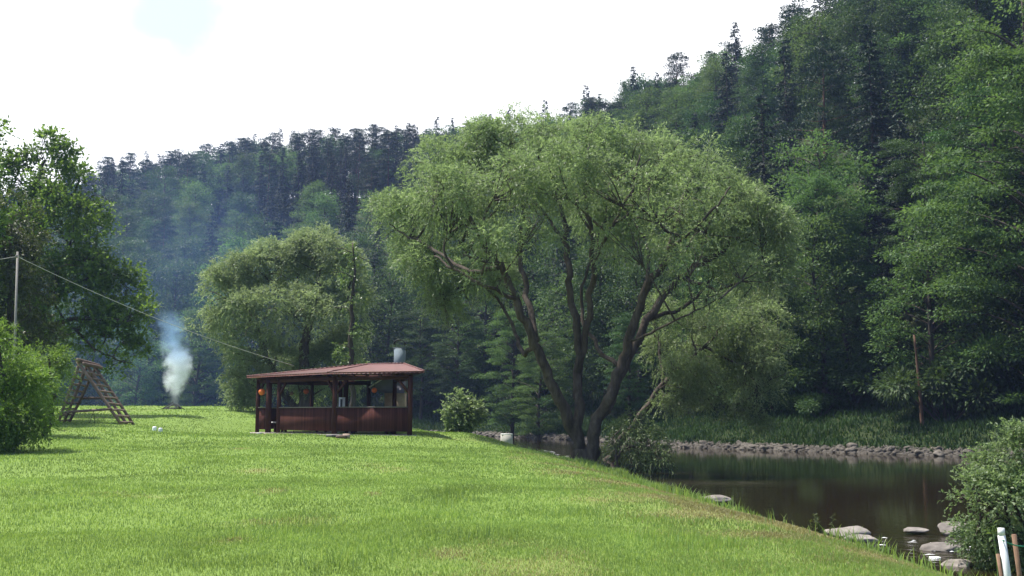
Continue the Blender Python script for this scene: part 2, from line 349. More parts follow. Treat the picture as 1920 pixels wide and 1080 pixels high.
#==GEOM==
# ================================================================== ground, river
def axis(segs):
    return np.unique(np.concatenate([np.arange(a, b + 1e-6, s) for a, b, s in segs]).round(3))
gx = axis([(-700, -120, 40), (-120, -34, 4), (-34, 30, .6), (30, 120, 4), (120, 700, 40)])
gy = axis([(-80, 0, 8), (0, 6, 2), (6, 66, .6), (66, 130, 2), (130, 330, 8), (330, 700, 60)])
X, Y = np.meshgrid(gx, gy); Zg = G(X, Y); nx, ny = len(gx), len(gy)
V = np.stack([X, Y, Zg], -1).reshape(-1, 3)
i = (np.arange(ny - 1)[:, None] * nx + np.arange(nx - 1)[None]).ravel()
Q = np.stack([i, i + 1, i + nx + 1, i + nx], 1)
dn = sdist(V[:, 0], V[:, 1], NEAR); df = -sdist(V[:, 0], V[:, 1], FAR)
fq = (df - dn)[Q].mean(1) > 0
def dryness(x, y):
    d = sdist(x, y, NEAR)
    w = sstep(.2, .9, d) * (1 - sstep(2.2, 4.6, d)) * (1 - sstep(26, 40, y))
    w = w * (.2 + .85 * sstep(.35, .7, vnoise(x, y, 1.1)))
    for u_, v_, s_ in ((485, 877, .22), (512, 903, .2), (440, 966, .12), (450, 852, .2), (700, 905, .15), (500, 1060, .16), (840, 985, .12)):
        d_ = ray(u_, v_); t_ = 1.25 / -d_[2]; w = w + 1.2 * np.exp(-(((x - d_[0] * t_) / s_) ** 2 + ((y - d_[1] * t_) / (s_ * 2.2)) ** 2))
    w = w + .5 * sstep(.66, .8, vnoise(x + 90, y + 20, 3.1)) * sstep(.4, .8, vnoise(x, y, .7))
    return np.clip(w, 0, 1)
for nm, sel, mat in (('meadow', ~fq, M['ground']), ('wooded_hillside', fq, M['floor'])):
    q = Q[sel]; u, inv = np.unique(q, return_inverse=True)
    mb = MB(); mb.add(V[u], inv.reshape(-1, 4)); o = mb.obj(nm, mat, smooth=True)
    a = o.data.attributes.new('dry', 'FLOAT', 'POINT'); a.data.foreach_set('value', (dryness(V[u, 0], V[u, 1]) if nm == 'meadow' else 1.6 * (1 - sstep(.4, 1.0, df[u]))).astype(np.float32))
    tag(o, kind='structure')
wx = axis([(-300, -30, 10), (-30, 40, .5), (40, 700, 20)]); wy = axis([(-80, 8, 4), (8, 100, .5), (100, 260, 10)])
X, Y = np.meshgrid(wx, wy); nx, ny = len(wx), len(wy)
V = np.stack([X, Y, np.full_like(X, WATER)], -1).reshape(-1, 3)
i = (np.arange(ny - 1)[:, None] * nx + np.arange(nx - 1)[None]).ravel()
Q = np.stack([i, i + 1, i + nx + 1, i + nx], 1)
c = V[Q].mean(1)
keep = (sdist(c[:, 0], c[:, 1], NEAR) < 6) & (-sdist(c[:, 0], c[:, 1], FAR) < 6)
Q = Q[keep]; u, inv = np.unique(Q, return_inverse=True)
mb = MB(); mb.add(V[u], inv.reshape(-1, 4)); water = mb.obj('river', M['water'], smooth=True); tag(water, kind='structure')
P = V[u]
rif = np.exp(-((P[:, 0] - 8.2) / 2.2) ** 2 - ((P[:, 1] - 16.3) / 1.6) ** 2) + .8 * np.exp(-((P[:, 0] - .2) / 2.5) ** 2 - ((P[:, 1] - 55) / 6) ** 2) + .35 * np.exp(-((P[:, 0] - 6) / 2) ** 2 - ((P[:, 1] - 31) / 1.2) ** 2)
a = water.data.attributes.new('riffle', 'FLOAT', 'POINT'); a.data.foreach_set('value', np.clip(rif, 0, 1).astype(np.float32))
# ================================================================== grass
def blades(x, y, z, h, w, rng, lean=.45):
    n = len(x); th = rng.random(n) * 6.283; ph = rng.random(n) * 6.283
    sx, sy = np.cos(th) * w / 2, np.sin(th) * w / 2
    lx, ly = np.cos(ph) * h * lean * (.3 + rng.random(n)), np.sin(ph) * h * lean * (.3 + rng.random(n))
    b = np.stack([x, y, z - .01], 1); s = np.stack([sx, sy, 0 * sx], 1)
    m = np.stack([x + lx * .35, y + ly * .35, z + h * .6], 1); t = np.stack([x + lx, y + ly, z + h], 1)
    V = np.stack([b - s, b + s, m + s * .8, m - s * .8, t], 1).reshape(-1, 3)
    k = np.arange(n)[:, None] * 5
    return V, k + np.array([[0, 1, 2, 3]]), k + np.array([[3, 2, 4]])
def add_blades(mb, x, y, z, h, w, rng, lean=.45):
    V, q, t = blades(x, y, z, h, w, rng, lean); tn = rng.random(len(x)); k = mb.n
    mb.add(V, q, tint=tn); mb.t.append(t + k); mb.at.append(tn)
lawn = MB(); dry = MB(); rg = np.random.default_rng(11)
for r1, r2, dens, w, hh in ((7.5, 14, 2600, .0062, .042), (14, 22, 900, .0095, .046), (22, 34, 290, .016, .05), (34, 50, 100, .026, .055), (50, 78, 28, .042, .06)):
    n = int(.5 * 1.25 * (r2 * r2 - r1 * r1) * dens)
    r = np.sqrt(r1 * r1 + rg.random(n) * (r2 * r2 - r1 * r1)); a = (rg.random(n) - .5) * 1.25
    x, y = r * np.sin(a), r * np.cos(a)
    d = sdist(x, y, NEAR); ok = (d > .25) & (y < 75)
    ok &= np.hypot(x + 7.6, y - 42.6) > 2.0
    x, y, d = x[ok], y[ok], d[ok]
    cl = vnoise(x, y, .45) * .6 + vnoise(x + 30, y, 1.7) * .4
    h = hh * (.55 + .5 * rg.random(len(x)) + .7 * sstep(.6, .85, cl))
    dr = dryness(x, y) > rg.random(len(x)) * .9
    lawn_m = ~dr
    z = G(x, y)
    add_blades(lawn, x[lawn_m], y[lawn_m], z[lawn_m], h[lawn_m], w * (.7 + .6 * rg.random(lawn_m.sum())), rg)
    add_blades(dry, x[dr], y[dr], z[dr], h[dr] * .8, w * (.6 + .6 * rg.random(dr.sum())), rg, .9)
# taller tufts on the meadow and along the bank edge
tu = [(815, 945), (840, 930), (735, 1010), (470, 1000), (1010, 905), (560, 980), (660, 1040), (905, 1000), (1250, 1000), (1100, 960), (1330, 1010)]
for u, v in tu:
    d = ray(u, v); t = 1.5 / -d[2]; px, py = d[0] * t, d[1] * t
    n = 150; x = px + rg.normal(size=n) * .28; y = py + rg.normal(size=n) * .35
    add_blades(lawn, x, y, G(x, y), 0.06 + .12 * rg.random(n), .007 + .006 * rg.random(n), rg, .4)
n = 26000; tt = rg.random(n) ** .8 * 62 + 8
sx_ = np.interp(tt, NEAR[:, 1], NEAR[:, 0]); x = sx_ - .25 - np.abs(rg.normal(size=n)) * .55; y = tt
cl = vnoise(x, y, .7); ok = (cl > .45) & ~((y > 22.4) & (y < 25)) & ((y > 19.5) | (rg.random(n) < .5)); x, y, cl = x[ok], y[ok], cl[ok]
add_blades(lawn, x, y, G(x, y), (.10 + .34 * (cl - .45) * (0.5 + rg.random(len(x)))) * 1.0, .009 + .0005 * y, rg, .5)
tag(lawn.obj('meadow_grass', M['grass']), 'short bright green grass covering the sloping riverside meadow', 'grass', kind='stuff')
tag(dry.obj('dry_grass', M['drygrass']), 'dry straw coloured grass along the near river bank', 'dry grass', kind='stuff')
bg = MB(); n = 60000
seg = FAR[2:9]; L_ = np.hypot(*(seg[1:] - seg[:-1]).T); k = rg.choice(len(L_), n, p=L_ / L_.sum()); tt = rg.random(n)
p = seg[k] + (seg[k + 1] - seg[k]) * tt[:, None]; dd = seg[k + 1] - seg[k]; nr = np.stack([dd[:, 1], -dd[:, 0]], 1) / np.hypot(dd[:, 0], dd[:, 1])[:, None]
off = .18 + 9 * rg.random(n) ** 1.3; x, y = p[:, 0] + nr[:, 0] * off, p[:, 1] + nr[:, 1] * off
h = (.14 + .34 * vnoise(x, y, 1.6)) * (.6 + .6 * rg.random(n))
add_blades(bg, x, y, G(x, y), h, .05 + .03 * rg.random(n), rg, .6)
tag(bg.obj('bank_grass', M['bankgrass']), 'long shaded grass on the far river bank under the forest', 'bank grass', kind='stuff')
# ================================================================== vegetation generators
def link_tree(name, loc, crown, trunk, cm, tm, label, cat, group=None):
    t = thing(name, loc, label, cat, group)
    if trunk is not None: trunk.obj('trunk', tm, t, smooth=True, org=loc)
    crown.obj('crown', cm, t, org=loc)
    return t
DENS = 6.5
def lobed(base, lobes, limbs, K, per, sl, droop, L, W, trunk_r, outw=.6, shell=.55, spread=.7, up=.5, twig=3, flat=1.0, cut=.5, auto=True, seed=1, zmin=None, nside=8, gap=.75, front=None, sub=0, subup=.35):
    """lobes: (x,y,z,r) world; limbs: list of (points, r0, r1)"""
    rng = np.random.default_rng(seed); tr = MB(); cr = MB()
    LB = np.array(lobes, float)
    limbpts = []
    for pts, r0, r1 in limbs:
        C = cat_rom(pts, 5); C[1:-1] += rng.normal(size=C[1:-1].shape) * min(r0, .14) * .5
        tube(tr, C, np.linspace(1, 0, len(C)) ** .8 * (r0 - r1) + r1, nside, jit=.18); limbpts.append(C)
    LP = np.concatenate(limbpts) if limbpts else np.array([base])
    jobs = [(q, q) for q in LB]
    if sub:
        jobs = []
        for q in LB:
            dd = rdir(sub, subup)
            for e in dd:
                jobs.append((np.array([*(q[:3] + e * q[3] * (.55 + .2 * rng.random()) * np.array([1, 1, .9])), q[3] * (.30 + .24 * rng.random())]), q))
    LP0 = LB
    def twigs_for(cx, cy, cz, r):
        c0 = np.array([cx, cy, cz]); j = np.argmin(np.linalg.norm((LP - c0) * [1, 1, .8] + [0, 0, r * .6], axis=1)); s0 = LP[j]
        mid = (s0 + c0) / 2 + rng.normal(size=3) * r * .15 + [0, 0, r * .05]
        C = cat_rom([s0, mid, c0], 5); br = max(.025, min(trunk_r * .3, r * .035))
        tube(tr, C, np.linspace(br, br * .45, len(C)), 5)
        for _ in range(twig):
            e = c0 + rdir(1, .35)[0] * r * (.7 + .25 * rng.random()); m = (c0 + e) / 2 + rng.normal(size=3) * r * .15
            C2 = cat_rom([C[len(C) * 2 // 3], m, e], 4); tube(tr, C2, np.linspace(br * .5, .010, len(C2)), 4, cap=False)
    for (cx, cy, cz, r), own in jobs:
        n = max(8, int(per * DENS * r * r))
        d = rdir(n, .25); rad = r * (shell + (1 - shell) * rng.random(n) ** .6)
        P = np.array([cx, cy, cz]) + d * rad[:, None] * np.array([1, 1, flat])
        keep = np.ones(n, bool)
        for o in LB:
            if o is own or (o == own).all(): continue
            q = (P - o[:3]) / o[3]; keep &= (np.linalg.norm(q, axis=1) > cut) | (rng.random(n) < .25)
        if zmin is not None: keep &= P[:, 2] > zmin
        # leave ragged gaps
        nz = .5 * vnoise(P[:, 0] * 1.1 + P[:, 1] * .8, P[:, 2] * 1.2 - P[:, 1] * .5, gap) + .5 * vnoise(P[:, 1] * 1.1 - P[:, 0] * .6 + 40, P[:, 2] * 1.1 + 9, gap * .8)
        keep &= rng.random(n) < .10 + .90 * sstep(.38, .56, nz)
        if front is not None: keep &= (P[:, 1] > front[0]) | (rng.random(n) < front[1])
        P = P[keep]; D = norm(d[keep] * outw + rng.normal(size=P.shape) * .35)
        tint = np.clip(.5 + (vnoise(P[:, 0] + 7, P[:, 2] + P[:, 1], r * .5) - .5) * .8 + rng.normal(size=len(P)) * .12, 0, 1)
        strands(cr, P, D, sl * (.6 + .8 * rng.random(len(P))), K, droop, L, W, spread, up, tint)
        if auto and not sub:
            twigs_for(cx, cy, cz, r)
    if auto and sub:
        for q in LB: twigs_for(*q)
    return cr, tr
    if 0:
        if 0:
            c0 = np.array([cx, cy, cz]); j = np.argmin(np.linalg.norm((LP - c0) * [1, 1, .8] + [0, 0, r * .6], axis=1)); s0 = LP[j]
            mid = (s0 + c0) / 2 + rng.normal(size=3) * r * .12 + [0, 0, r * .05]
            C = cat_rom([s0, mid, c0], 5); br = max(.03, min(trunk_r * .35, r * .04))
            tube(tr, C, np.linspace(br, br * .45, len(C)), 5)
            for _ in range(twig):
                e = c0 + rdir(1, .35)[0] * r * (.7 + .25 * rng.random()); m = (c0 + e) / 2 + rng.normal(size=3) * r * .15
                C2 = cat_rom([C[len(C) * 2 // 3], m, e], 4); tube(tr, C2, np.linspace(br * .5, .012, len(C2)), 4, cap=False)
    return cr, tr
def pl(pts, Y=None):   # (u, v, depth) -> world
    return [at(*p) if len(p) == 3 else at(p[0], p[1], Y) for p in pts]
def pxlobes(lst, Y):
    out = []
    for t in lst:
        u, v, r = t[:3]; dy = t[3] if len(t) > 3 else 0
        p = at(u, v, Y + dy); out.append((p[0], p[1], p[2], r / F * (Y + dy)))
    return out
# ------------------------------------------------------------------ big willow
YW = 38.7; bw_ = at(1090, 868, YW); bw_[2] = gz(bw_[0], bw_[1]) - .15
def W_(*p): return [at(u, v, YW + d) for u, v, d in p]
b0 = list(bw_)
limbs = [
    ([bw_ + [-.25, 0, 0]] + W_((1078, 810, 0), (1040, 730, -.3), (1005, 640, -.8), (965, 560, -1.2), (940, 500, -1.5), (900, 440, -2), (870, 370, -2)), 0.259, .05),
    ([bw_ + [-.2, .1, 0]] + W_((1082, 800, .1), (1083, 700, .4), (1080, 620, .6), (1068, 530, .8), (1065, 450, 1), (1040, 350, 1), (1030, 260, 1.2)), 0.230, .04),
    ([bw_ + [.25, -.1, 0]] + W_((1115, 800, -.2), (1150, 720, -.6), (1180, 640, -.8), (1205, 560, -1), (1255, 470, -1.6), (1275, 400, -2), (1300, 330, -2)), 0.259, .05),
    ([bw_ + [.3, .1, 0]] + W_((1125, 790, .3), (1170, 690, .8), (1215, 600, 1.5), (1275, 520, 2), (1340, 480, 2.2), (1410, 430, 2.6), (1450, 400, 2.6)), 0.230, .04),
    (W_((1083, 700, .4), (1105, 590, .2), (1110, 500, -.5), (1105, 420, -1), (1098, 330, -1.4), (1105, 270, -1.4)), 0.148, .03),
    (W_((1005, 640, -.8), (985, 540, .4), (975, 470, 1), (985, 390, 1.4), (1000, 300, 1.5)), 0.133, .03),
    (W_((940, 500, -1.5), (880, 510, -1.5), (820, 470, .6), (760, 440, 2), (730, 420, 2.4)), 0.094, .025),
    (W_((965, 560, -1.2), (900, 530, -2.5), (840, 500, -2), (815, 480, -1)), 0.078, .025),
    (W_((1065, 470, 1), (1020, 400, 2.5), (960, 340, 3), (920, 300, 3.2)), 0.086, .02),
    (W_((1110, 500, -.5), (1150, 420, -2), (1185, 350, -2.6), (1200, 290, -2.6)), 0.086, .02),
    (W_((1205, 560, -1), (1215, 470, .5), (1190, 410, 1), (1185, 340, 1.5)), 0.078, .02),
    (W_((1275, 520, 2), (1340, 540, 1), (1400, 530, .6), (1460, 510, .4)), 0.086, .02),
    (W_((1255, 470, -1.6), (1300, 430, -3), (1340, 390, -3.4), (1370, 350, -3.4)), 0.070, .02),
    (W_((1170, 690, .8), (1120, 650, 2.4), (1090, 560, 3.4), (1120, 460, 4), (1140, 380, 4.2)), 0.101, .025),
    (W_((1005, 640, -.8), (980, 660, 1), (950, 590, 2.6), (900, 520, 3.6), (860, 450, 4)), 0.101, .025),
    (W_((1215, 600, 1.5), (1290, 570, 3.4), (1350, 500, 4.4), (1370, 420, 4.8)), 0.094, .025),
    (W_((1180, 640, -.8), (1230, 620, -2.5), (1290, 590, -3.6), (1350, 560, -4.2)), 0.055, .015),
]
LBp = [(770, 410, 64, 2.4), (735, 395, 37, 2.6), (820, 340, 73, 2.4), (880, 300, 80, 1), (955, 285, 75, 2), (1020, 275, 66, 0), (1090, 285, 72, 2), (1170, 300, 74, 0), (1235, 320, 80, 2), (1310, 340, 74, -1),
       (1375, 385, 76, 1), (1425, 440, 66, 0), (1445, 510, 56, .5), (1400, 520, 60, -2), (860, 400, 90, -2.5), (940, 360, 90, -3), (1040, 350, 90, -3.4), (1140, 370, 90, -3.4), (1230, 400, 88, -3.2), (1320, 430, 84, -3),
       (850, 420, 92, 4.4), (960, 370, 100, 5), (1080, 360, 105, 5.5), (1200, 390, 100, 5), (1320, 430, 95, 4.5), (815, 500, 60, 1.5), (860, 540, 58, 2), (780, 470, 48, 3), (920, 480, 70, -3.6), (1360, 500, 66, 3.5), (1300, 500, 50, -3.6),
       (930, 520, 50, 3.5), (1000, 440, 60, -3.8), (1180, 460, 60, -4), (1330, 560, 46, -4), (1010, 245, 30, 0), (905, 250, 28, 1), (1110, 245, 40, .5), (1450, 430, 40, 0), (835, 580, 40, 1.6)]
cr, tr = lobed(bw_, pxlobes(LBp, YW), limbs, 10, 54, .5, .42, .14, .036, .26, outw=.7, shell=.55, spread=.55, up=.4, twig=8, cut=.5, seed=5, zmin=3.2, gap=.8, front=(YW - 1.5, .55), sub=8)
# buttress roots at the foot
for a in np.linspace(0, 6.28, 8)[:-1]:
    e = np.array([bw_[0] + math.cos(a) * .75, bw_[1] + math.sin(a) * .75, 0]); e[2] = gz(e[0], e[1]) - .1
    tube(tr, cat_rom([bw_ + [math.cos(a) * .18, math.sin(a) * .18, .75], bw_ + [math.cos(a) * .38, math.sin(a) * .38, .3], e], 4), np.linspace(.2, .07, 9), 7)
link_tree('willow_tree', bw_, cr, tr, M['willow'], M['bark'], 'big spreading willow with several trunks fanning out from the river edge', 'tree')
# ------------------------------------------------------------------ leaning willow behind it
b = np.array([4.3, 46.5, WATER - .1])
wl = lambda *p: [at(u, v, 46.5 + d) for u, v, d in p]
limbs = [([b] + wl((1200, 780, 0), (1245, 722, 0), (1275, 690, 0), (1320, 650, 0), (1370, 600, .4)), .17, .04), (wl((1245, 722, 0), (1238, 660, .5), (1225, 600, 1)), .09, .03), (wl((1320, 650, 0), (1380, 680, -.5), (1420, 720, -.6)), .07, .02)]
lb = [(1300, 610, 60, 0), (1360, 600, 66, 1), (1420, 620, 55, 0), (1455, 650, 34, 0), (1400, 690, 58, -.6), (1340, 680, 60, .5), (1430, 740, 32, -.6), (1380, 760, 40, 0), (1230, 600, 46, 1), (1290, 720, 40, 1), (1240, 660, 36, 1.5), (1330, 750, 36, .4), (1420, 790, 24, -.4), (1390, 620, 50, 2), (1445, 660, 38, 2.4), (1340, 650, 46, 2.5), (1410, 725, 40, 1.5), (1300, 650, 40, 2), (1455, 700, 26, 1), (1420, 560, 40, 2), (1260, 690, 36, -1.2), (1290, 740, 34, -1), (1250, 750, 26, -.8), (1320, 700, 38, -1.4)]
cr, tr = lobed(b, pxlobes(lb, 46.5), limbs, 10, 58, .5, .5, .14, .036, .17, outw=.6, shell=.5, spread=.55, up=.3, seed=6, sub=7, twig=6)
link_tree('willow_tree', b, cr, tr, M['willow'], M['bark'], 'smaller willow leaning out over the water behind the big spreading willow', 'tree')
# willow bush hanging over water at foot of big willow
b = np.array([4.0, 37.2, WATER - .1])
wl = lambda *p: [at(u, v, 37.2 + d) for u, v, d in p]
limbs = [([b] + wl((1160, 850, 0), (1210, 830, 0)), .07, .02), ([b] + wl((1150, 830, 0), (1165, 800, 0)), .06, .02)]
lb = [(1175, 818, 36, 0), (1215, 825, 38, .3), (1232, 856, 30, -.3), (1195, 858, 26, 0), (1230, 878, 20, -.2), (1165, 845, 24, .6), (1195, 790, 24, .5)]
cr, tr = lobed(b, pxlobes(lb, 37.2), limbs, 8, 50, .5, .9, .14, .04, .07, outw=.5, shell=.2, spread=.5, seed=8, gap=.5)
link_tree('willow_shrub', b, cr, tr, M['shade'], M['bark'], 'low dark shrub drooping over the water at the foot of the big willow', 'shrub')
# ------------------------------------------------------------------ silver willow behind the shelter
Y2 = 56.; b = at(570, 790, Y2); b[2] = gz(b[0], b[1]) - .1
wl = lambda *p: [at(u, v, Y2 + d) for u, v, d in p]
limbs = [([b] + wl((570, 700, 0), (572, 640, 0), (583, 600, 0), (592, 560, -.5), (600, 500, -.5)), .36, .06), (wl((583, 600, 0), (560, 575, 1), (530, 550, 1), (480, 520, 1)), .14, .03), (wl((585, 590, 0), (625, 590, -1), (650, 560, -1), (660, 520, -1)), .10, .03), ([b] + wl((535, 740, 1), (500, 660, 1), (470, 600, 1), (440, 560, 1)), .22, .04)]
lb = [(600, 490, 62, 0), (560, 500, 60, 1.5), (640, 520, 52, 0), (500, 520, 58, 0), (440, 525, 52, 0), (410, 560, 44, 0), (470, 590, 60, -1.5), (540, 580, 60, -2), (620, 580, 56, -1.5), (660, 575, 42, 0), (440, 610, 50, 1), (395, 600, 30, .5), (520, 650, 60, 1), (600, 650, 56, 1.5), (470, 670, 52, 0), (650, 650, 44, 1), (560, 720, 66, 1), (470, 720, 50, .5), (450, 755, 36, 0), (640, 720, 50, 1.5), (600, 460, 40, .5), (510, 490, 40, 1)]
cr, tr = lobed(b, pxlobes(lb, Y2), limbs, 9, 62, .55, .4, .17, .045, .3, outw=.7, shell=.55, spread=.55, up=.4, seed=9, cut=.55, sub=8, front=(Y2 - .6, .7), twig=6)
link_tree('willow_tree', b, cr, tr, M['willow2'], M['bark'], 'rounded silvery willow standing behind the red roofed shelter', 'tree')
# thin dark trunk with sparse leaves beside it
b = at(660, 780, 52); b[2] = gz(b[0], b[1]) - .1
limbs = [([b] + [at(661, 700, 52), at(659, 600, 52.1), at(663, 520, 52), at(661, 455, 52)], .17, .03)] + [([at(660, v, 52), at(660 + s * 14, v - 8, 52), at(660 + s * 34, v - 4 + 6 * s, 52)], .035, .008) for v, s in ((690, 1), (655, -1), (620, 1), (585, -1), (555, 1), (520, -1), (490, 1), (475, -1))]
lb = [(676, 690, 15), (645, 660, 15), (682, 625, 16), (652, 580, 12), (680, 560, 14), (650, 520, 12), (672, 495, 12), (660, 470, 12)]
cr, tr = lobed(b, pxlobes(lb, 52), limbs, 7, 70, .35, .2, .16, .09, .1, seed=10, shell=.2, auto=False)
link_tree('slender_tree', b, cr, tr, M['bush'], M['fbark'], 'slender dark stemmed tree with sparse leaves behind the shelter roof', 'tree')
# ------------------------------------------------------------------ oak, left
Y3 = 49.; b = at(55, 780, Y3); b[2] = gz(b[0], b[1]) - .1
wl = lambda *p: [at(u, v, Y3 + d) for u, v, d in p]
limbs = [([b] + wl((58, 690, 0), (62, 560, 0), (66, 440, 0), (72, 360, 0), (85, 300, 0)), .42, .06), (wl((60, 620, 0), (100, 560, -1), (150, 530, -1), (200, 510, -1)), .18, .03), (wl((60, 650, 0), (120, 600, -2), (180, 600, -2), (250, 600, -2)), .16, .03), (wl((62, 540, 0), (20, 480, 0), (-20, 440, 0)), .16, .03), (wl((66, 440, 0), (110, 390, 1), (140, 360, 1), (150, 330, 1)), .12, .03), (wl((120, 600, -2), (175, 650, -2.4), (235, 680, -2.6)), .07, .02)]
lb = [(75, 285, 42, 0), (35, 300, 34, 0), (115, 300, 34, 0), (140, 330, 36, 1), (15, 330, 44, 0), (100, 350, 56, -1), (40, 380, 70, 1), (160, 390, 52, 0), (130, 430, 70, -1), (180, 440, 48, 1), (60, 460, 80, -2), (-20, 440, 80, 0), (165, 480, 58, -1.5), (185, 520, 42, 0), (110, 530, 75, -2.4), (30, 560, 85, -1), (190, 570, 56, -1), (240, 545, 40, 0), (245, 590, 44, -1), (200, 620, 44, -2), (245, 640, 36, -1.5), (140, 610, 60, -2.5), (225, 680, 30, -2.6), (90, 640, 60, 0), (180, 660, 36, -1), (-30, 350, 40, 0), (245, 520, 26, 0), (85, 262, 20, 0)]
cr, tr = lobed(b, pxlobes(lb, Y3), limbs, 8, 18, .55, .12, .19, .115, .42, outw=.8, shell=.4, spread=.9, up=1.0, twig=6, flat=.6, cut=.5, seed=12, gap=1.0, sub=7)
link_tree('oak_tree', b, cr, tr, M['oak'], M['bark'], 'tall broadleaf tree with deep green crown at left edge of the meadow', 'tree')
Y4 = 42.; b = at(12, 790, Y4); b[2] = gz(b[0], b[1]) - .1
limbs = [([b] + [at(10, 660, Y4), at(18, 560, Y4), at(20, 440, Y4)], .22, .04)]
lb = [(20, 400, 40, 0), (45, 430, 40, 1), (0, 460, 50, 0), (45, 500, 44, 0), (15, 540, 55, -1), (60, 570, 40, 0), (20, 620, 55, 0), (70, 630, 40, .5), (-30, 520, 60, 0), (-30, 620, 60, 0)]
cr, tr = lobed(b, pxlobes(lb, Y4), limbs, 9, 46, .55, .45, .16, .07, .22, outw=.6, shell=.4, spread=.7, up=.6, seed=13)
link_tree('dull_leaved_tree', b, cr, tr, M['olive'], M['bark'], 'dull olive tree at left picture edge behind the thin pole', 'tree')
b = at(-70, 790, 40); b[2] = gz(b[0], b[1]) - .1
limbs = [([b] + [at(-70, 600, 40), at(-60, 400, 40), at(-40, 260, 40)], .25, .04), ([at(-60, 400, 40), at(-30, 300, 40), at(0, 248, 40)], .06, .015)]
cr, tr = lobed(b, pxlobes([(-6, 246, 14), (-40, 262, 36), (-80, 320, 60), (-60, 420, 60), (-90, 520, 80)], 40), limbs, 8, 46, .5, .2, .2, .11, .25, seed=14, shell=.4, spread=.9)
link_tree('broadleaf_tree', b, cr, tr, M['oak'], M['bark'], 'tree mostly outside the picture with one leafy twig showing at upper left edge', 'tree')
# feathery bushes, left
def feather(nm, u, vb, Y, lobes, label, seed, mat='yew'):
    b = at(u, vb, Y); b[2] = gz(b[0], b[1]) - .1
    LBw = pxlobes(lobes, Y); top = LBw[0]
    limbs = [([b, (b + np.array(top[:3])) / 2 + [.1, 0, 0], top[:3]], .10, .02)]
    cr, tr = lobed(b, LBw, limbs, 11, 120, .42, .42, .10, .032, .1, sub=5, outw=1.1, shell=.25, spread=.55, up=.9, twig=2, cut=.35, seed=seed)
    return link_tree(nm, b, cr, tr, M[mat], M['fbark'], label, 'shrub')
feather('feathery_shrub', 15, 822, 27, [(-5, 640, 44), (20, 690, 52, .5), (45, 735, 46, 0), (-10, 740, 60, -.5), (62, 775, 32, 0), (25, 790, 42, -.6), (-30, 800, 50, -1), (0, 630, 24, 0), (70, 800, 18, -.2), (-40, 680, 55, 0), (55, 812, 26, -.3), (20, 822, 24, -.8), (-15, 828, 34, -1), (78, 790, 20, .2), (40, 830, 14, -.7)], 'bushy bright green shrub with feathery drooping shoots nearest the left edge', 21)
feather('feathery_shrub', 88, 800, 32, [(95, 670, 26), (80, 700, 38, 0), (105, 705, 26, .4), (64, 740, 40, .5), (84, 750, 26, 0), (112, 692, 14, .3), (60, 680, 34, .8), (72, 785, 24, 0), (64, 795, 24, -.3)], 'bushy light green shrub just left of the log climbing frame', 22)
# young bush right of the shelter
Y5 = 46.5; b = at(868, 818, Y5); b[2] = gz(b[0], b[1]) - .08
limbs = [([b + [d, 0, 0], at(u, v, Y5)], .04, .01) for d, u, v in ((-.1, 850, 745), (0, 868, 755), (.1, 893, 760), (.15, 885, 790))]
lb = [(852, 748, 17, 0), (870, 760, 19, .3), (845, 772, 15, 0), (893, 768, 15, 0), (870, 790, 22, -.2), (900, 778, 9, .2), (855, 803, 17, .1), (885, 800, 16, 0), (848, 738, 8, 0)]
cr, tr = lobed(b, pxlobes(lb, Y5), limbs, 8, 90, .32, .15, .14, .08, .04, outw=.8, shell=.2, spread=.8, up=.8, seed=23, twig=1)
link_tree('young_shrub', b, cr, tr, M['silver'], M['fbark'], 'upright young shrub on the bank to the right of the shelter', 'shrub')
# big willow bush at right bottom
Y6 = 14.2; b = np.array([7.6, 14.2, WATER - .1])
limbs = [([b, at(u, v, Y6 + d)], .035, .008) for u, v, d in ((1850, 860, 0), (1900, 840, .3), (1830, 920, -.2), (1940, 850, .3), (1880, 900, .6), (1810, 930, .2))]
lb = [(1905, 850, 44, 0), (1870, 880, 40, .1), (1840, 925, 40, 0), (1890, 935, 52, -.3), (1815, 950, 26, .1), (1850, 980, 42, 0), (1910, 990, 55, 0), (1880, 1030, 46, .2), (1830, 1005, 30, .1), (1940, 900, 60, .2), (1960, 1000, 60, .2), (1850, 872, 20, .2), (1900, 815, 14, 0), (1925, 830, 26, .1), (1800, 935, 12, 0)]
cr, tr = lobed(b, pxlobes(lb, Y6), limbs, 10, 640, .22, .25, .055, .024, .04, outw=.8, shell=.25, spread=.7, up=.7, seed=24, twig=3, cut=.35)
link_tree('willow_shrub', b, cr, tr, M['silver'], M['fbark'], 'leafy pale green willow bush on the water edge at lower right', 'shrub')
# weeds on the bank
for (u, v, Yb, hpx, nm, lab, mt) in ((1545, 1000, 17.4, 48, 'tall_weed', 'tall thin weed at the water edge left of the grey boulders', 'olive'), (1664, 1040, 16.0, 26, 'short_weed', 'short weed sprouting by the water between two boulders', 'bush')):
    d = at(u, v, Yb); b = np.array([d[0], d[1], gz(d[0], d[1]) - .02]); h = hpx / F * Yb; cr = MB(); tr = MB(); rr = np.random.default_rng(int(u))
    for k in range(6):
        e = b + [rr.normal() * .12, rr.normal() * .12, h * (.6 + .4 * rr.random())]; C = cat_rom([b, (b + e) / 2 + rr.normal(size=3) * .02, e], 4); tube(tr, C, np.linspace(.007, .003, len(C)), 4)
        Pp = C[3:].repeat(5, 0); leaves(cr, Pp, rdir(len(Pp), .4), .07, .022, .5)
    t = thing(nm, b, lab, 'weed'); tr.obj('stem', M['olive'], t, org=b); cr.obj('foliage', M[mt], t, org=b)
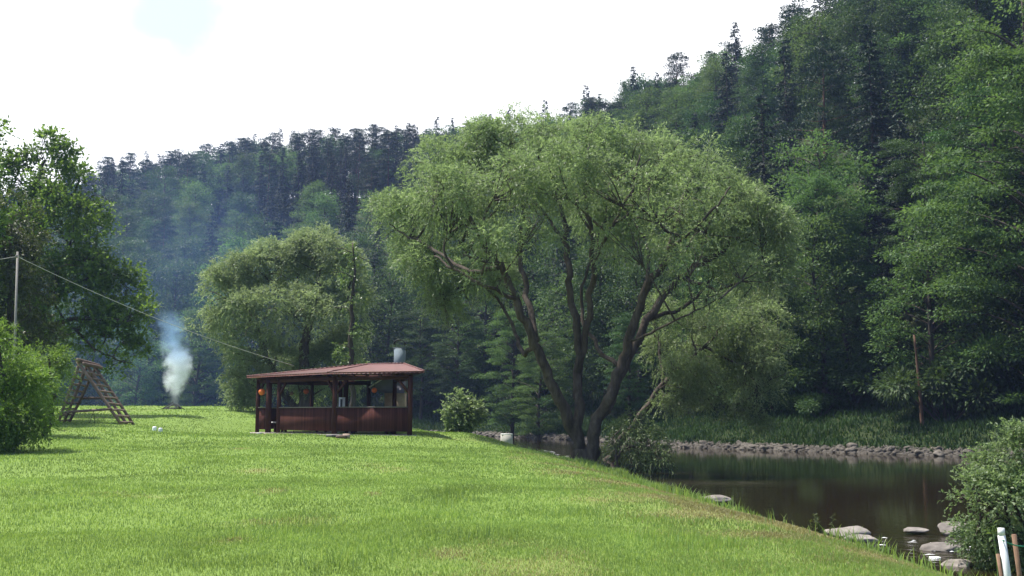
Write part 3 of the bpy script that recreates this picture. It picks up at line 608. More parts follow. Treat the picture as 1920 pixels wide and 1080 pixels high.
# ================================================================== forest
PROTO = {}
def proto_spruce(seed, h=22., n=9000, cs=.34):
    rng = np.random.default_rng(seed); tr = MB(); cr = MB()
    tube(tr, [(0, 0, -1), (0, 0, h * .4), (0.1, 0, h * .97)], [.26, .17, .02], 7)
    lev = np.linspace(.12, .985, 34); P = []; D = []
    for t in lev:
        R = h * .17 * (1 - t) ** .75 * (.75 + .5 * rng.random()) + .12
        nb = 5 + int(4 * (1 - t))
        for k in range(nb):
            a = rng.random() * 6.283; r = R * (.6 + .5 * rng.random())
            e = np.array([math.cos(a) * r, math.sin(a) * r, t * h - r * .28 + (.1 * r if t > .8 else 0)])
            s = np.array([0, 0, t * h]); m = max(3, int(n / 34 / 7 * (r / (h * .1) + .25)))
            q = rng.random(m) ** .7
            p = s + (e - s) * q[:, None] + np.array([0, 0, -.35 * r]) * (q * (1 - q))[:, None] + rng.normal(size=(m, 3)) * .12 * np.array([1, 1, .6])
            P.append(p); D.append(np.tile((e - s) / (np.linalg.norm(e - s) + 1e-6), (m, 1)) + rng.normal(size=(m, 3)) * .5 + np.array([0, 0, -.35]))
            if r > 1.2: tube(tr, [s, e], [.04, .012], 4, cap=False)
    P = np.concatenate(P); D = np.concatenate(D)
    leaves(cr, P, D, cs, cs * .42, .9, np.clip(.45 + rng.normal(size=len(P)) * .25, 0, 1))
    return cr, tr
def proto_pine(seed, h=20., n=8000, cs=.30):
    rng = np.random.default_rng(seed); tr = MB(); cr = MB()
    bend = rng.normal(size=2) * .5
    T = cat_rom([(0, 0, -1), (bend[0] * .4, bend[1] * .4, h * .5), (bend[0], bend[1], h * .95)], 6); tube(tr, T, np.linspace(.24, .05, len(T)), 7)
    nc = 26
    for k in range(nc):
        t = .42 + .57 * (k + rng.random()) / nc; c0 = np.array([np.interp(t * h, T[:, 2], T[:, i]) for i in range(2)] + [t * h])
        a = k * 2.4 + rng.normal() * .4; r = (1.15 - t) * h * .24 * (.5 + .8 * rng.random())
        e = c0 + [math.cos(a) * r, math.sin(a) * r, r * .25]
        tube(tr, cat_rom([c0, (c0 + e) / 2 + [0, 0, -.1], e], 3), np.linspace(.05, .02, 7), 4, cap=False)
        m = n // nc; rad = .5 + .5 * rng.random() + .25 * r * .5
        d = rdir(m); P = e + d * (rad * rng.random(m) ** .45)[:, None] * [1.25, 1.25, .55]
        leaves(cr, P, d + [0, 0, .5], cs, cs * .4, .8, np.clip(.5 + rng.normal(size=m) * .25 + (rng.random() - .5) * .3, 0, 1))
    return cr, tr
def proto_broad(seed, h=18., n=11000, cs=.27, wide=.24, low=.22, flat=.55, lean=0., nl=34):
    rng = np.random.default_rng(seed); tr = MB(); cr = MB()
    T = cat_rom([(0, 0, -1), (lean * .35 + rng.normal() * .15, rng.normal() * .15, h * .35), (lean * .8 + rng.normal() * .3, rng.normal() * .3, h * .65), (lean, 0, h * .93)], 6)
    tube(tr, T, np.linspace(.27, .03, len(T)) * h / 18, 8)
    for k in range(nl):
        t = low + (.98 - low) * (k + rng.random()) / nl
        prof = math.sin(math.pi * min(1, max(.04, (t - low * .6) / (1.06 - low * .6))) ** .85) ** .7
        c0 = np.array([np.interp(t * h * .88, T[:, 2], T[:, i]) for i in range(2)] + [t * h * .88])
        a = k * 2.4 + rng.normal() * .5; r = h * wide * prof * (.55 + .5 * rng.random())
        e = c0 + [math.cos(a) * r, math.sin(a) * r, h * .05 + r * .15]
        tube(tr, cat_rom([c0, (c0 + e) / 2 + [0, 0, .3], e], 4), np.linspace(.07, .015, 9) * h / 18, 5, cap=False)
        for j in range(3):
            f = .45 + .55 * rng.random() if j else 1.
            c = c0 + (e - c0) * f + rng.normal(size=3) * h * .035 * (j > 0)
            m = n // nl // 3; rad = h * ((.045 + .035 * rng.random()) if n < 20000 else (.03 + .028 * rng.random())) * (1.15 if j == 0 else .9)
            d = rdir(m); P = c + d * (rad * rng.random(m) ** .5)[:, None] * [1.3, 1.3, flat]
            P[:, 2] -= ((P[:, 0] - c[0]) ** 2 + (P[:, 1] - c[1]) ** 2) * .12 / rad
            leaves(cr, P, d + rng.normal(size=(m, 3)) * .4 + [0, 0, -.2], cs, cs * .55, 1.1, np.clip(.5 + rng.normal(size=m) * .2 + (rng.random() - .5) * .5, 0, 1))
    return cr, tr
def mkproto(key, gen, cmat, tmat):
    cr, tr = gen
    PROTO[key] = (cr.mesh(key + '_crown', M[cmat]), tr.mesh(key + '_trunk', M[tmat], True))
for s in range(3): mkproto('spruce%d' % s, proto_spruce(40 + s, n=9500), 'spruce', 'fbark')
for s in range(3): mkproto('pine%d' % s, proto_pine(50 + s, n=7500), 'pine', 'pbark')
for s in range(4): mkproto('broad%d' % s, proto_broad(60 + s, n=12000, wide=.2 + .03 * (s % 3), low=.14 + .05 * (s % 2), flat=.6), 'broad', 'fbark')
for s in range(3): mkproto('lime%d' % s, proto_broad(70 + s, n=12000, wide=.24, low=.12, flat=.5), 'lime', 'fbark')
for s in range(3): mkproto('big%d' % s, proto_broad(80 + s, n=44000, cs=.15, wide=.23, low=.10 + .04 * s, flat=.28, nl=46), 'lime' if s == 0 else 'broad', 'fbark')
mkproto('bigspruce', proto_spruce(91, n=24000, cs=.26), 'spruce', 'fbark')
mkproto('lean', proto_broad(95, n=40000, cs=.15, wide=.2, low=.25, flat=.45, lean=-3.2, nl=46), 'lime', 'fbark')
HT = {'spruce': 22., 'bigspruce': 22., 'pine': 20., 'broad': 18., 'lime': 18., 'big': 18., 'lean': 18.}
KIND = {'spruce': ('spruce_tree', 'spruce'), 'bigspruce': ('spruce_tree', 'spruce'), 'pine': ('pine_tree', 'pine'), 'broad': ('broadleaf_tree', 'tree'), 'lime': ('broadleaf_tree', 'tree'), 'big': ('broadleaf_tree', 'tree'), 'lean': ('leaning_tree', 'tree')}
NT = [0]
def plant(key, x, y, h, label, group=None, rz=None, z=None):
    k = key.rstrip('0123456789'); nm, cat = KIND[k]; s = h / HT[k]
    zz = gz(x, y) if z is None else z
    t = thing(nm, (x, y, zz), label, cat, group)
    t.rotation_euler = (0, 0, RNG.random() * 6.283 if rz is None else rz); w = .9 + .25 * RNG.random() if rz is None else 1; t.scale = (s * w, s * w, s)
    for n_, me in zip(('crown', 'trunk'), PROTO[key]):
        o = bpy.data.objects.new(n_, me); COL.objects.link(o); o.parent = t
    NT[0] += 1; return t
# front row on the far bank, each placed by hand
front = []
def row(key, u, vtop, Yd, label, rz=None, group=None):
    x = (u - 960) / F * Yd; z = gz(x, Yd)
    h = (CAMZ + ray(u, vtop)[2] / ray(u, vtop)[1] * Yd) - z
    front.append((x, Yd)); return plant(key, x, Yd, h, label, group, rz, z)
row('lean', 1600, 290, 66, 'light green leaning tree on the far bank right of the big willow', 0.)
row('bigspruce', 1655, 40, 74, 'tall dark spruce rising above the leaning tree on the far bank', 1.)
row('big2', 1750, 230, 62, 'green tree with layered sprays behind the bare reddish trunk', .5)
row('big1', 1885, 120, 58, 'tall dark broadleaf tree with visible stem near the right edge', 2.)
row('big0', 1960, -60, 50, 'near tree reaching light sprays in from the right picture edge', 3.)
row('big0', 1470, 470, 70, 'broad leafy tree on the far bank just right of the willow crowns', 4.)
row('big2', 1400, 520, 72, 'leafy tree on the far bank hidden behind the leaning willow', 4.)
row('big0', 960, 560, 84, 'bright leafy tree across the water left of the big willow trunks', 1.2)
row('big0', 1010, 600, 78, 'low bright tree across the water directly behind the big willow trunks', 2.2)
row('big1', 1180, 570, 74, 'bright tree across the water seen between the willow trunks', 2.9)
row('big1', 860, 540, 100, 'dark forest edge tree behind the young shrub', 2.)
row('big2', 790, 560, 104, 'dark forest edge tree behind the shelter chimney', 5.)
row('big1', 1290, 480, 72, 'shaded bank tree behind the right arm of the big willow', 5.)
row('big0', 545, 395, 118, 'pale green round tree above the silvery willow crown', 5.)
row('lime1', 450, 430, 112, 'yellow green tree showing left above the silvery willow', 2.)
row('bigspruce', 512, 410, 108, 'small dark spruce between two pale trees above the silvery willow', 2.)
row('big0', 370, 560, 104, 'hazy leafy tree low on the slope right of the bonfire smoke', 2.5)
row('big1', 330, 590, 112, 'hazy dark tree behind the bonfire smoke', .5)
row('lime2', 260, 600, 100, 'hazy shaded tree behind the log climbing frame', .9)
row('bigspruce', 1705, 130, 80, 'near black spruce right of the light leaning tree halfway up the right side', 2.)
row('bigspruce', 1795, 30, 88, 'tall near black spruce behind the layered green trees near the right edge', 3.)
row('bigspruce', 1560, 200, 92, 'dark spruce standing left of the tall spruce on the lower right slope', 4.)
row('bigspruce', 1635, 330, 71, 'short dark spruce tucked beside the leaning tree on the far bank', 5.)
row('bigspruce', 1850, 300, 66, 'dark bank spruce left of the tree reaching in at the right edge', .3)
# bare reddish trunk
b = np.array([(1722 - 960) / F * 55, 55., 0]); b[2] = gz(b[0], b[1]) - .1; tr = MB(); cr = MB()
T = cat_rom([b, b + [-.05, 0, 2.2], b + [-.15, .1, 5.2]], 5); tube(tr, T, np.linspace(.11, .06, len(T)), 8)
for zf, s in ((3.4, 1), (2.6, -1), (4.4, 1)): tube(tr, [b + [-.1, 0, zf], b + [-.1 + s * .35, .05, zf + .18]], [.03, .012], 5)
t = thing('bare_trunk', b, 'bare broken reddish trunk standing on the far bank at right', 'dead tree'); tr.obj('trunk', M['pbark'], t, smooth=True, org=b)
# forest on the slopes
rf = np.random.default_rng(77); pts = []
cand = []
for _ in range(26000):
    a = math.radians(-32 + 66 * rf.random()); r0 = np.interp(a, SA, R0); r1 = np.interp(a, SA, R1)
    r = math.sqrt((r0 - 3) ** 2 + rf.random() * ((r1 + 7) ** 2 - (r0 - 3) ** 2)); cand.append((a, r, (r - r0) / (r1 - r0)))
sel = []
for a, r, t in cand:
    x, y = r * math.sin(a), r * math.cos(a)
    sp_ = 5.2 + 1.6 * t + (1.0 if r > 150 else 0)
    if all((x - p[0]) ** 2 + (y - p[1]) ** 2 > sp_ * sp_ for p in sel) and all((x - p[0]) ** 2 + (y - p[1]) ** 2 > 9 for p in front): sel.append((x, y, a, r, t))
for _ in range(9000):   # thicken the ridge
    a = math.radians(-32 + 66 * rf.random()); r1 = np.interp(a, SA, R1); r0 = np.interp(a, SA, R0); r = r1 - 14 + 34 * rf.random(); x, y = r * math.sin(a), r * math.cos(a)
    if all((x - p[0]) ** 2 + (y - p[1]) ** 2 > 3.6 ** 2 for p in sel): sel.append((x, y, a, r, (r - r0) / (r1 - r0)))
small = []
for _ in range(9000):   # low growth that closes the gaps under the ridge trees
    a = math.radians(-32 + 66 * rf.random()); r1 = np.interp(a, SA, R1); r = r1 - 10 + 14 * rf.random(); x, y = r * math.sin(a), r * math.cos(a)
    if all((x - p[0]) ** 2 + (y - p[1]) ** 2 > 2.7 ** 2 for p in small): small.append((x, y, a, r))
def pick(a, t):
    u = 960 + math.tan(a) * F; q = rf.random()
    nz_ = float(vnoise(np.array([u / 90.]), np.array([t * 3.1 + 9]), 1.)[0])
    if u < 900: w = (.36, .24) if t > .62 else (.10, .30) if t > .25 else (.0, .25)
    else: w = (.18, .16) if t > .7 else (.08, .36) if t > .3 else (0, .34)
    if q < w[0]: return 'pine'
    if q < w[0] + w[1]: return 'spruce'
    return 'lime' if nz_ > .47 else 'broad'
info = []
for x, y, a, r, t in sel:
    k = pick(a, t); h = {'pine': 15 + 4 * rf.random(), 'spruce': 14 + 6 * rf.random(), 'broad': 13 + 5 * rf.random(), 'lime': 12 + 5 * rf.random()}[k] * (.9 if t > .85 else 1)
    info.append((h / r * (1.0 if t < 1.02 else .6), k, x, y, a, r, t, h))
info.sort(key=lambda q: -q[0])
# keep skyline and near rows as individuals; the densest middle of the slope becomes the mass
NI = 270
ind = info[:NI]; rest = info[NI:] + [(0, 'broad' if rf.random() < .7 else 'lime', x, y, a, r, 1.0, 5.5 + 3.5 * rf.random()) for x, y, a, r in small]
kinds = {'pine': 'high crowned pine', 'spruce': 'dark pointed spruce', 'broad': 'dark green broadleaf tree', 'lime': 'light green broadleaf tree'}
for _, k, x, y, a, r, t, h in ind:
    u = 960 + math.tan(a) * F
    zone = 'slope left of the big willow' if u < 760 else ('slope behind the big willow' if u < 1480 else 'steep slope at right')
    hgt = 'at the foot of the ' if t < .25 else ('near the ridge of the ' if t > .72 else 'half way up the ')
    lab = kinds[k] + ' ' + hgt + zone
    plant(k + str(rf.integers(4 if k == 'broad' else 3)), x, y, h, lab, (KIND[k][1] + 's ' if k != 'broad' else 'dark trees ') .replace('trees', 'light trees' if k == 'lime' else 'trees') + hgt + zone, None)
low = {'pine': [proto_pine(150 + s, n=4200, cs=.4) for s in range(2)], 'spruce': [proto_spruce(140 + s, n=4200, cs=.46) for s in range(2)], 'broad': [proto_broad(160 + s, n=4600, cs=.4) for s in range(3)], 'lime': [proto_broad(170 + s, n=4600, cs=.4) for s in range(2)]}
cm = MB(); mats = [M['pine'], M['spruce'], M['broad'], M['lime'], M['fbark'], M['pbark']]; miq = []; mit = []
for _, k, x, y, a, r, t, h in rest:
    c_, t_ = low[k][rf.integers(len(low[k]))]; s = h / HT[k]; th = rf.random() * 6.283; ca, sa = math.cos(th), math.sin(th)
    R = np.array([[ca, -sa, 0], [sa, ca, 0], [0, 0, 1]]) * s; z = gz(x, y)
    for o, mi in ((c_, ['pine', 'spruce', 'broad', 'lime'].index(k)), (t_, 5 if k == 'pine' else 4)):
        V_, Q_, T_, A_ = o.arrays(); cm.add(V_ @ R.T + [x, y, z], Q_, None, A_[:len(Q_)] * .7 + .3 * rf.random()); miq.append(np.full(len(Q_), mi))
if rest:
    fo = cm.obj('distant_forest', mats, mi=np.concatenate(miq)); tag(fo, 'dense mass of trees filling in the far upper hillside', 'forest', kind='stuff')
print('FOREST', len(ind), len(rest), 'front', len(front))
# undergrowth on the far bank
def proto_bush(seed):
    rng = np.random.default_rng(seed); cr = MB(); tr = MB()
    for k in range(9):
        c = np.array([rng.normal() * .7, rng.normal() * .7, .5 + 1.1 * rng.random()]); tube(tr, [(0, 0, -.2), c], [.035, .012], 4)
        m = 420; d = rdir(m); P = c + d * (.65 * rng.random(m) ** .5)[:, None] * [1.2, 1.2, .7]
        leaves(cr, P, d + [0, 0, -.2], .16, .085, .9, np.clip(.5 + rng.normal(size=m) * .2 + (rng.random() - .5) * .4, 0, 1))
    return cr, tr
for s in range(3): mkproto('bush%d' % s, proto_bush(200 + s), 'broad', 'fbark')
def under(x, y, s, label, group):
    t = thing('undergrowth_bush', (x, y, gz(x, y) - .05), label, 'bush', group); t.scale = (s, s, s * (.8 + .5 * rf.random())); t.rotation_euler = (0, 0, rf.random() * 6.28)
    for n_, me in zip(('foliage', 'stem'), PROTO['bush%d' % rf.integers(3)]):
        o = bpy.data.objects.new(n_, me); COL.objects.link(o); o.parent = t
seg = FAR[2:9]; L_ = np.hypot(*(seg[1:] - seg[:-1]).T)
for _ in range(64):
    k = rf.choice(len(L_), p=L_ / L_.sum()); f = rf.random(); p = seg[k] + (seg[k + 1] - seg[k]) * f; d = seg[k + 1] - seg[k]; n_ = np.array([d[1], -d[0]]) / np.hypot(*d)
    off = 5.5 + 8 * rf.random(); x, y = p + n_ * off
    under(x, y, .9 + 1.1 * rf.random(), 'shaded undergrowth bush between the bank grass and the forest trees', 'bushes along the far bank')
# far bank stones
def rock_mesh(seed, mat, sub=3, sq=(1, .75, .5), rough=.22):
    import bmesh
    bm = bmesh.new(); bmesh.ops.create_icosphere(bm, subdivisions=sub, radius=.5)
    o = Vector((seed * 3.1, seed * 1.7, seed * .9))
    rr = np.random.default_rng(seed); pl_ = [(Vector(rdir(1)[0]), .30 + .14 * rr.random()) for _ in range(7)]
    for v in bm.verts:
        p = v.co.copy()
        for n_, d_ in pl_:
            e = p.dot(n_) - d_
            if e > 0: p -= n_ * e * .8
        k = 1 + rough * mnoise.noise(p * 2.2 + o) + rough * .45 * mnoise.noise(p * 6 + o); p *= k
        v.co = Vector((p.x * sq[0], p.y * sq[1], p.z * sq[2])) * 1.25
    me = bpy.data.meshes.new('rock'); bm.to_mesh(me); bm.free(); me.materials.append(mat)
    me.polygons.foreach_set('use_smooth', np.ones(len(me.polygons), bool)); return me
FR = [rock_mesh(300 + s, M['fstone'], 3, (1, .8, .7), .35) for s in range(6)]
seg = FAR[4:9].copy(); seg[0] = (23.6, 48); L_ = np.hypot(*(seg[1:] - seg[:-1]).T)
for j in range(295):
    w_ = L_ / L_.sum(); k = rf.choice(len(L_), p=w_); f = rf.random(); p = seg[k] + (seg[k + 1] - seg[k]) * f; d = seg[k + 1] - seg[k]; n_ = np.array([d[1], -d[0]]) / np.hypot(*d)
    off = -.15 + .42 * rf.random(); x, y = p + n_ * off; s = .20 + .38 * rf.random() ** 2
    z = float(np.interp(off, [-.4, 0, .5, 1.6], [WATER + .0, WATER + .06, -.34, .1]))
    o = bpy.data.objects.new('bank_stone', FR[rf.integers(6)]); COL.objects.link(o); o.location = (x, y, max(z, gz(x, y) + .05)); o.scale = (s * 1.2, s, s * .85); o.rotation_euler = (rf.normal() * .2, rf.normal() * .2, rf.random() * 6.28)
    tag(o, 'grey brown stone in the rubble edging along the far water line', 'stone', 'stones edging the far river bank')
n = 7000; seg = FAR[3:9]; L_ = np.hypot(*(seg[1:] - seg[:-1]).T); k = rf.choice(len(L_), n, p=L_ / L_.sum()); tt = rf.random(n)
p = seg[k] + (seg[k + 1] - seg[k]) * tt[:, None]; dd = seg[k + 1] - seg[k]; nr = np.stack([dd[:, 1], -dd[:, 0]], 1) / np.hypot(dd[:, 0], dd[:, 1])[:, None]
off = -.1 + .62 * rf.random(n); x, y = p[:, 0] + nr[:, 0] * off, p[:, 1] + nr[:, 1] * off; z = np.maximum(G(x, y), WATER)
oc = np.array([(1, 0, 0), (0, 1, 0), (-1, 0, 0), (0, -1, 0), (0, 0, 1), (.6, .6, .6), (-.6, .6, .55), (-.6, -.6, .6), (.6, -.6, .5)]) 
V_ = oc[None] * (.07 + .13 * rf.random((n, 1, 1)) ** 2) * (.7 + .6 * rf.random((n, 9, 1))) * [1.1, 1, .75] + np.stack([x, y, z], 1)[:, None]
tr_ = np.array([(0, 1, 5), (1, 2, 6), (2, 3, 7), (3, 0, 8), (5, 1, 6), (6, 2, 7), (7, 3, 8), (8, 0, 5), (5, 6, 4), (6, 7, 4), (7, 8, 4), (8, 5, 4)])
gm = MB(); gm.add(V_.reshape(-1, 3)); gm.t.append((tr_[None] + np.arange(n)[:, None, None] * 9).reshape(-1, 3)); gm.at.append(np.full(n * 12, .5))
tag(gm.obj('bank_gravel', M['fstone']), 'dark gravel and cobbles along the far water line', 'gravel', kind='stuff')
# ================================================================== near rocks
def rock(u, v, wpx, hpx, Yd, label, seed, flat=None, rz=0, mat='stone', name='boulder', dz=0):
    p = at(u, v, Yd); w = wpx / F * Yd; h = hpx / F * Yd
    me = rock_mesh(seed, M[mat], 4, (1, .8, .6), .16)
    o = bpy.data.objects.new(name, me); COL.objects.link(o)
    o.location = (p[0], p[1], p[2] + dz); o.scale = (w / 1.1, w / 1.1 * .95, max(h, .06) / .6); o.rotation_euler = (0, 0, rz)
    return tag(o, label, 'rock')
rock(1345, 942, 50, 13, 24.2, 'flat pale slab rock at the grass edge below the willow', 401, rz=.3, dz=.07)
rock(1318, 941, 30, 10, 23.9, 'small flat stone touching the left side of the pale slab', 402, dz=.06)
rock(1589, 1000, 70, 24, 17.9, 'rounded grey boulder farthest left in the group at the water edge', 403, rz=.2)
rock(1617, 1012, 56, 16, 17.3, 'low grey boulder in front of the leftmost rounded boulder', 404, rz=-.2)
rock(1716, 994, 44, 9, 18.3, 'thin flat rock barely breaking the surface amid the ripples', 405)
rock(1786, 992, 58, 24, 18.2, 'pale boulder beside the leafy willow bush', 406, rz=.4)
rock(1765, 1030, 66, 26, 16.2, 'wide brownish boulder standing in the shallow water', 407, rz=-.1)
rock(1797, 1064, 58, 26, 14.6, 'large boulder nearest the bottom edge beside the bank', 408, rz=.2)
rock(1752, 1047, 22, 5, 15.3, 'small white stone in the shallows by the bottom boulders', 409, mat='white', name='small_stone')
# foam flecks at the ripples
fm = MB(); n = 60; x = 7.7 + rf.normal(size=n) * .8; y = 16.6 + rf.normal(size=n) * .7
ok = sdist(x, y, NEAR) < -.15; x, y = x[ok], y[ok]
x2 = rf.normal(size=90) * 1.3 + .6; y2 = 52 + rf.normal(size=90) * 2.5; ok = sdist(x2, y2, NEAR) < -.3; x = np.concatenate([x, x2[ok]]); y = np.concatenate([y, y2[ok]])
for a, b_ in zip(x, y):
    l, w = .03 + .07 * rf.random(), .012 + .014 * rf.random(); k = 1 if b_ < 30 else 2.2
    fm.add([[a - l * k, b_, WATER + .006], [a, b_ - w * k, WATER + .012], [a + l * k, b_, WATER + .006], [a, b_ + w * k, WATER + .016]], [[0, 1, 2, 3]])
tag(fm.obj('water_foam', M['foam']), 'white ripples breaking around the stones in the shallows', 'foam', kind='stuff')
# ================================================================== picnic shelter
ZF = .70
def xy(u, Yd): return np.array([(u - 960) / F * Yd, Yd])
PA, PB, PC, PE, PF, PD = xy(770, 38.6), xy(630, 39.7), xy(487, 44.0), xy(587, 47.2), xy(693, 46.6), xy(741, 43.0)
cen = (PA + PB + PC + PE + PF + PD) / 6
sh = thing('picnic_shelter', (cen[0], cen[1], ZF), 'dark wooden open picnic shelter with low red hipped roof on the meadow', 'shelter')
org = np.array([cen[0], cen[1], ZF])
def P3(p, z): return np.array([p[0], p[1], z])
ZE = 3.07
def part(mb, name, mat, smooth=False, parent=sh): return mb.obj(name, mat, parent, smooth, org)
ring = [PA, PB, PC, PE, PF, PD]
def offs(pts, d):
    out = []; n = len(pts)
    for i in range(n):
        a, b, c = pts[i - 1], pts[i], pts[(i + 1) % n]
        n1 = np.array([(b - a)[1], -(b - a)[0]]); n2 = np.array([(c - b)[1], -(c - b)[0]])
        n1 /= np.linalg.norm(n1); n2 /= np.linalg.norm(n2); m = n1 + n2; m /= np.linalg.norm(m)
        if np.dot(m, b - cen) < 0: m = -m
        out.append(b + m * d / max(.5, abs(np.dot(m, n1))))
    return out
# slab
def prism(mb, pts, z0, z1):
    n = len(pts); V = [P3(p, z0) for p in pts] + [P3(p, z1) for p in pts]
    c = [P3(np.mean(pts, axis=0), z0), P3(np.mean(pts, axis=0), z1)]
    k = mb.n
    mb.add(np.array(V + c), [[i, (i + 1) % n, n + (i + 1) % n, n + i] for i in range(n)])
    t = np.array([[2 * n + 1, n + i, n + (i + 1) % n] for i in range(n)] + [[2 * n, (i + 1) % n, i] for i in range(n)]); mb.t.append(t + k); mb.at.append(np.full(len(t), .5))
    return mb
part(prism(MB(), offs(ring, .25), .45, ZF), 'floor_slab', M['slab'])
def lerp(a, b, t): return a + (b - a) * t
bcd = lambda u: PC + (PB - PC) * u
def on(a, b, u):   # point on segment a-b seen at pixel column u
    best = min(np.linspace(0, 1, 400), key=lambda t: abs((lerp(a, b, t)[0] / lerp(a, b, t)[1]) * F + 960 - u)); return lerp(a, b, best)
dp1, dp2 = on(PC, PB, 507), on(PC, PB, 526)
def post(p, w=.16, z0=ZF, z1=ZE - .02, name='post'):
    mb = MB(); box(mb, (p[0], p[1], (z0 + z1) / 2), (w, w, z1 - z0), .3); return part(mb, name, M['shelter'])
for p, w in ((PA, .17), (PB, .19), (PC, .17), (PE, .16), (PF, .16), (PD, .16), (dp1, .24), (dp2, .17), (on(PE, PF, 640), .18), (np.array([xy(650, 45.0)[0], 45.0]), .2)): post(p, w)
def bracket(p, q, d=.5):
    v = (q - p) / np.linalg.norm(q - p); mb = MB(); beam(mb, P3(p + v * .04, ZE - .75), P3(p + v * d, ZE - .24), .08, .09); part(mb, 'brace', M['shelter'])
bracket(PC, PB, .42); bracket(PB, PA); bracket(PB, PC); bracket(PA, PB); bracket(dp2, PB)
def panel(a, b, z0=.83, z1=1.76, name='wall_panel'):
    v = (b - a); L = np.linalg.norm(v); v /= L; a = a + v * .09; b = b - v * .09; n = np.array([-v[1], v[0]]) * .025
    mb = MB(); k = [P3(a - n, z0), P3(b - n, z0), P3(b + n, z0), P3(a + n, z0), P3(a - n, z1), P3(b - n, z1), P3(b + n, z1), P3(a + n, z1)]
    mb.add(np.array(k), [[0, 3, 2, 1], [4, 5, 6, 7], [0, 1, 5, 4], [1, 2, 6, 5], [2, 3, 7, 6], [3, 0, 4, 7]])
    o = part(mb, name, M['boards']); L = np.linalg.norm(b - a)
    at_ = o.data.attributes.new('along', 'FLOAT', 'POINT'); at_.data.foreach_set('value', np.array([0, L, L, 0, 0, L, L, 0], np.float32))
    r = MB(); beam(r, P3(a, z1 + .022), P3(b, z1 + .022), .12, .04); part(r, 'rail', M['rail'], parent=o) if False else r.obj('rail', M['rail'], o, False, org)
    return o
panel(PA, PB); panel(PB, dp2); panel(dp1, PC); panel(PC, PE); panel(PE, PF); panel(PD, PA)
for a, b in zip(ring, ring[1:] + ring[:1]):
    if a is PF: continue
    mb = MB(); v = (b - a) / np.linalg.norm(b - a); beam(mb, P3(a, ZE - .12), P3(b, ZE - .12), .11, .20); part(mb, 'eave_beam', M['shelter'])
# roof
ev = offs(ring, .45); ev[2] = PC + (ev[2] - PC) * .95
R0_, R1_, R2_ = at(668, 684.5, 43.2), at(691, 683, 42.6), at(757, 681.5, 41.6)
rm = MB(); th = .07
E_ = [P3(p, ZE + .02) for p in ev]           # A B C E F D
top = [e + [0, 0, th] for e in E_]
Vr = np.array(E_ + top + [R0_, R1_, R2_, R0_ - [0, 0, th], R1_ - [0, 0, th], R2_ - [0, 0, th]])
# 0-5 lower, 6-11 upper, 12 R0 13 R1 14 R2
k = rm.n
rm.add(Vr, [[i, (i + 1) % 6, 6 + (i + 1) % 6, 6 + i] for i in range(6)] + [[6, 14, 13, 7], [9, 12, 13, 10], [0, 1, 16, 17], [3, 4, 16, 15], [10, 13, 14, 11], [4, 5, 17, 16], [7, 13, 12, 8], [1, 2, 15, 16]])
tt = np.array([[8, 12, 9], [11, 14, 6], [2, 3, 15], [5, 0, 17]]); rm.t.append(tt + k); rm.at.append(np.full(4, .5))
roof = part(rm, 'roof', M['roof'])
for a, b in ((top[1], R1_), (top[0], R2_), (top[2], R0_), (R0_, R1_), (R1_, R2_)):
    mb = MB(); tube(mb, [a + np.array([0, 0, .012]), b + np.array([0, 0, .012])], .03, 6); mb.obj('ridge_cap', M['roof'], roof, False, org)
# rafters seen under the eaves
for a, b in ((PA, PB), (PB, PC)):
    for f in np.linspace(.08, .92, 6):
        p = lerp(a, b, f); d = (cen - p) / np.linalg.norm(cen - p); mb = MB(); beam(mb, P3(p - d * .36, ZE - .055), P3(p + d * .5, ZE + .04), .07, .08); part(mb, 'rafter', M['shelter'])
# ------------------------------------------------------------------ barbecue fireplace behind the shelter
YF = 45.6; fx = lambda u: (u - 960) / F * YF; fz = lambda v: at(960, v, YF)[2]
fp = thing('outdoor_fireplace', (fx(742), YF, .6), 'stone barbecue fireplace with grey metal hood and chimney behind the shelter', 'fireplace'); fo = np.array([fx(742), YF, .6])
mb = MB(); x0, x1 = fx(723), fx(760); box(mb, ((x0 + x1) / 2, YF + .35, (.45 + fz(737)) / 2), (x1 - x0, .9, fz(737) - .45)); mb.obj('stone_base', M['brick'], fp, org=fo)
mb = MB(); pr = [(fx(760), fz(737)), (fx(722), fz(737)), (fx(697), fz(730)), (fx(695), fz(727.5)), (fx(735), fz(702)), (fx(760), fz(702))]
n = len(pr); V_ = [(a, YF - .15, z) for a, z in pr] + [(a, YF + .95, z) for a, z in pr]
mb.add(np.array(V_), [[i, (i + 1) % n, n + (i + 1) % n, n + i] for i in range(n)] + [[0, 1, 2, 3], [0, 3, 4, 5], [9, 8, 7, 6], [11, 10, 9, 6]])
hood = mb.obj('hood', M['darkmetal'], fp, org=fo)
mb = MB(); beam(mb, (fx(694), YF - .17, fz(727.5) + .02), (fx(735), YF - .17, fz(701) + .02), .06, .06); mb.obj('hood_edge_highlight', M['white'], hood, org=fo)  # white strip painted in for sunlight catching the hood's sloping edge
mb = MB(); xc0, xc1 = fx(738), fx(757.5); box(mb, ((xc0 + xc1) / 2, YF + .4, (fz(703) + fz(652.5)) / 2), (xc1 - xc0, .5, fz(652.5) - fz(703))); ch = mb.obj('chimney', M['metal'], fp, org=fo)
mb = MB(); box(mb, ((xc0 + xc1) / 2, YF + .4, fz(652.5) + .012), (xc1 - xc0 + .05, .55, .03)); mb.obj('chimney_rim', M['metal'], ch, org=fo)
mb = MB(); cx, cz, rr_ = fx(748), fz(645.5), .30
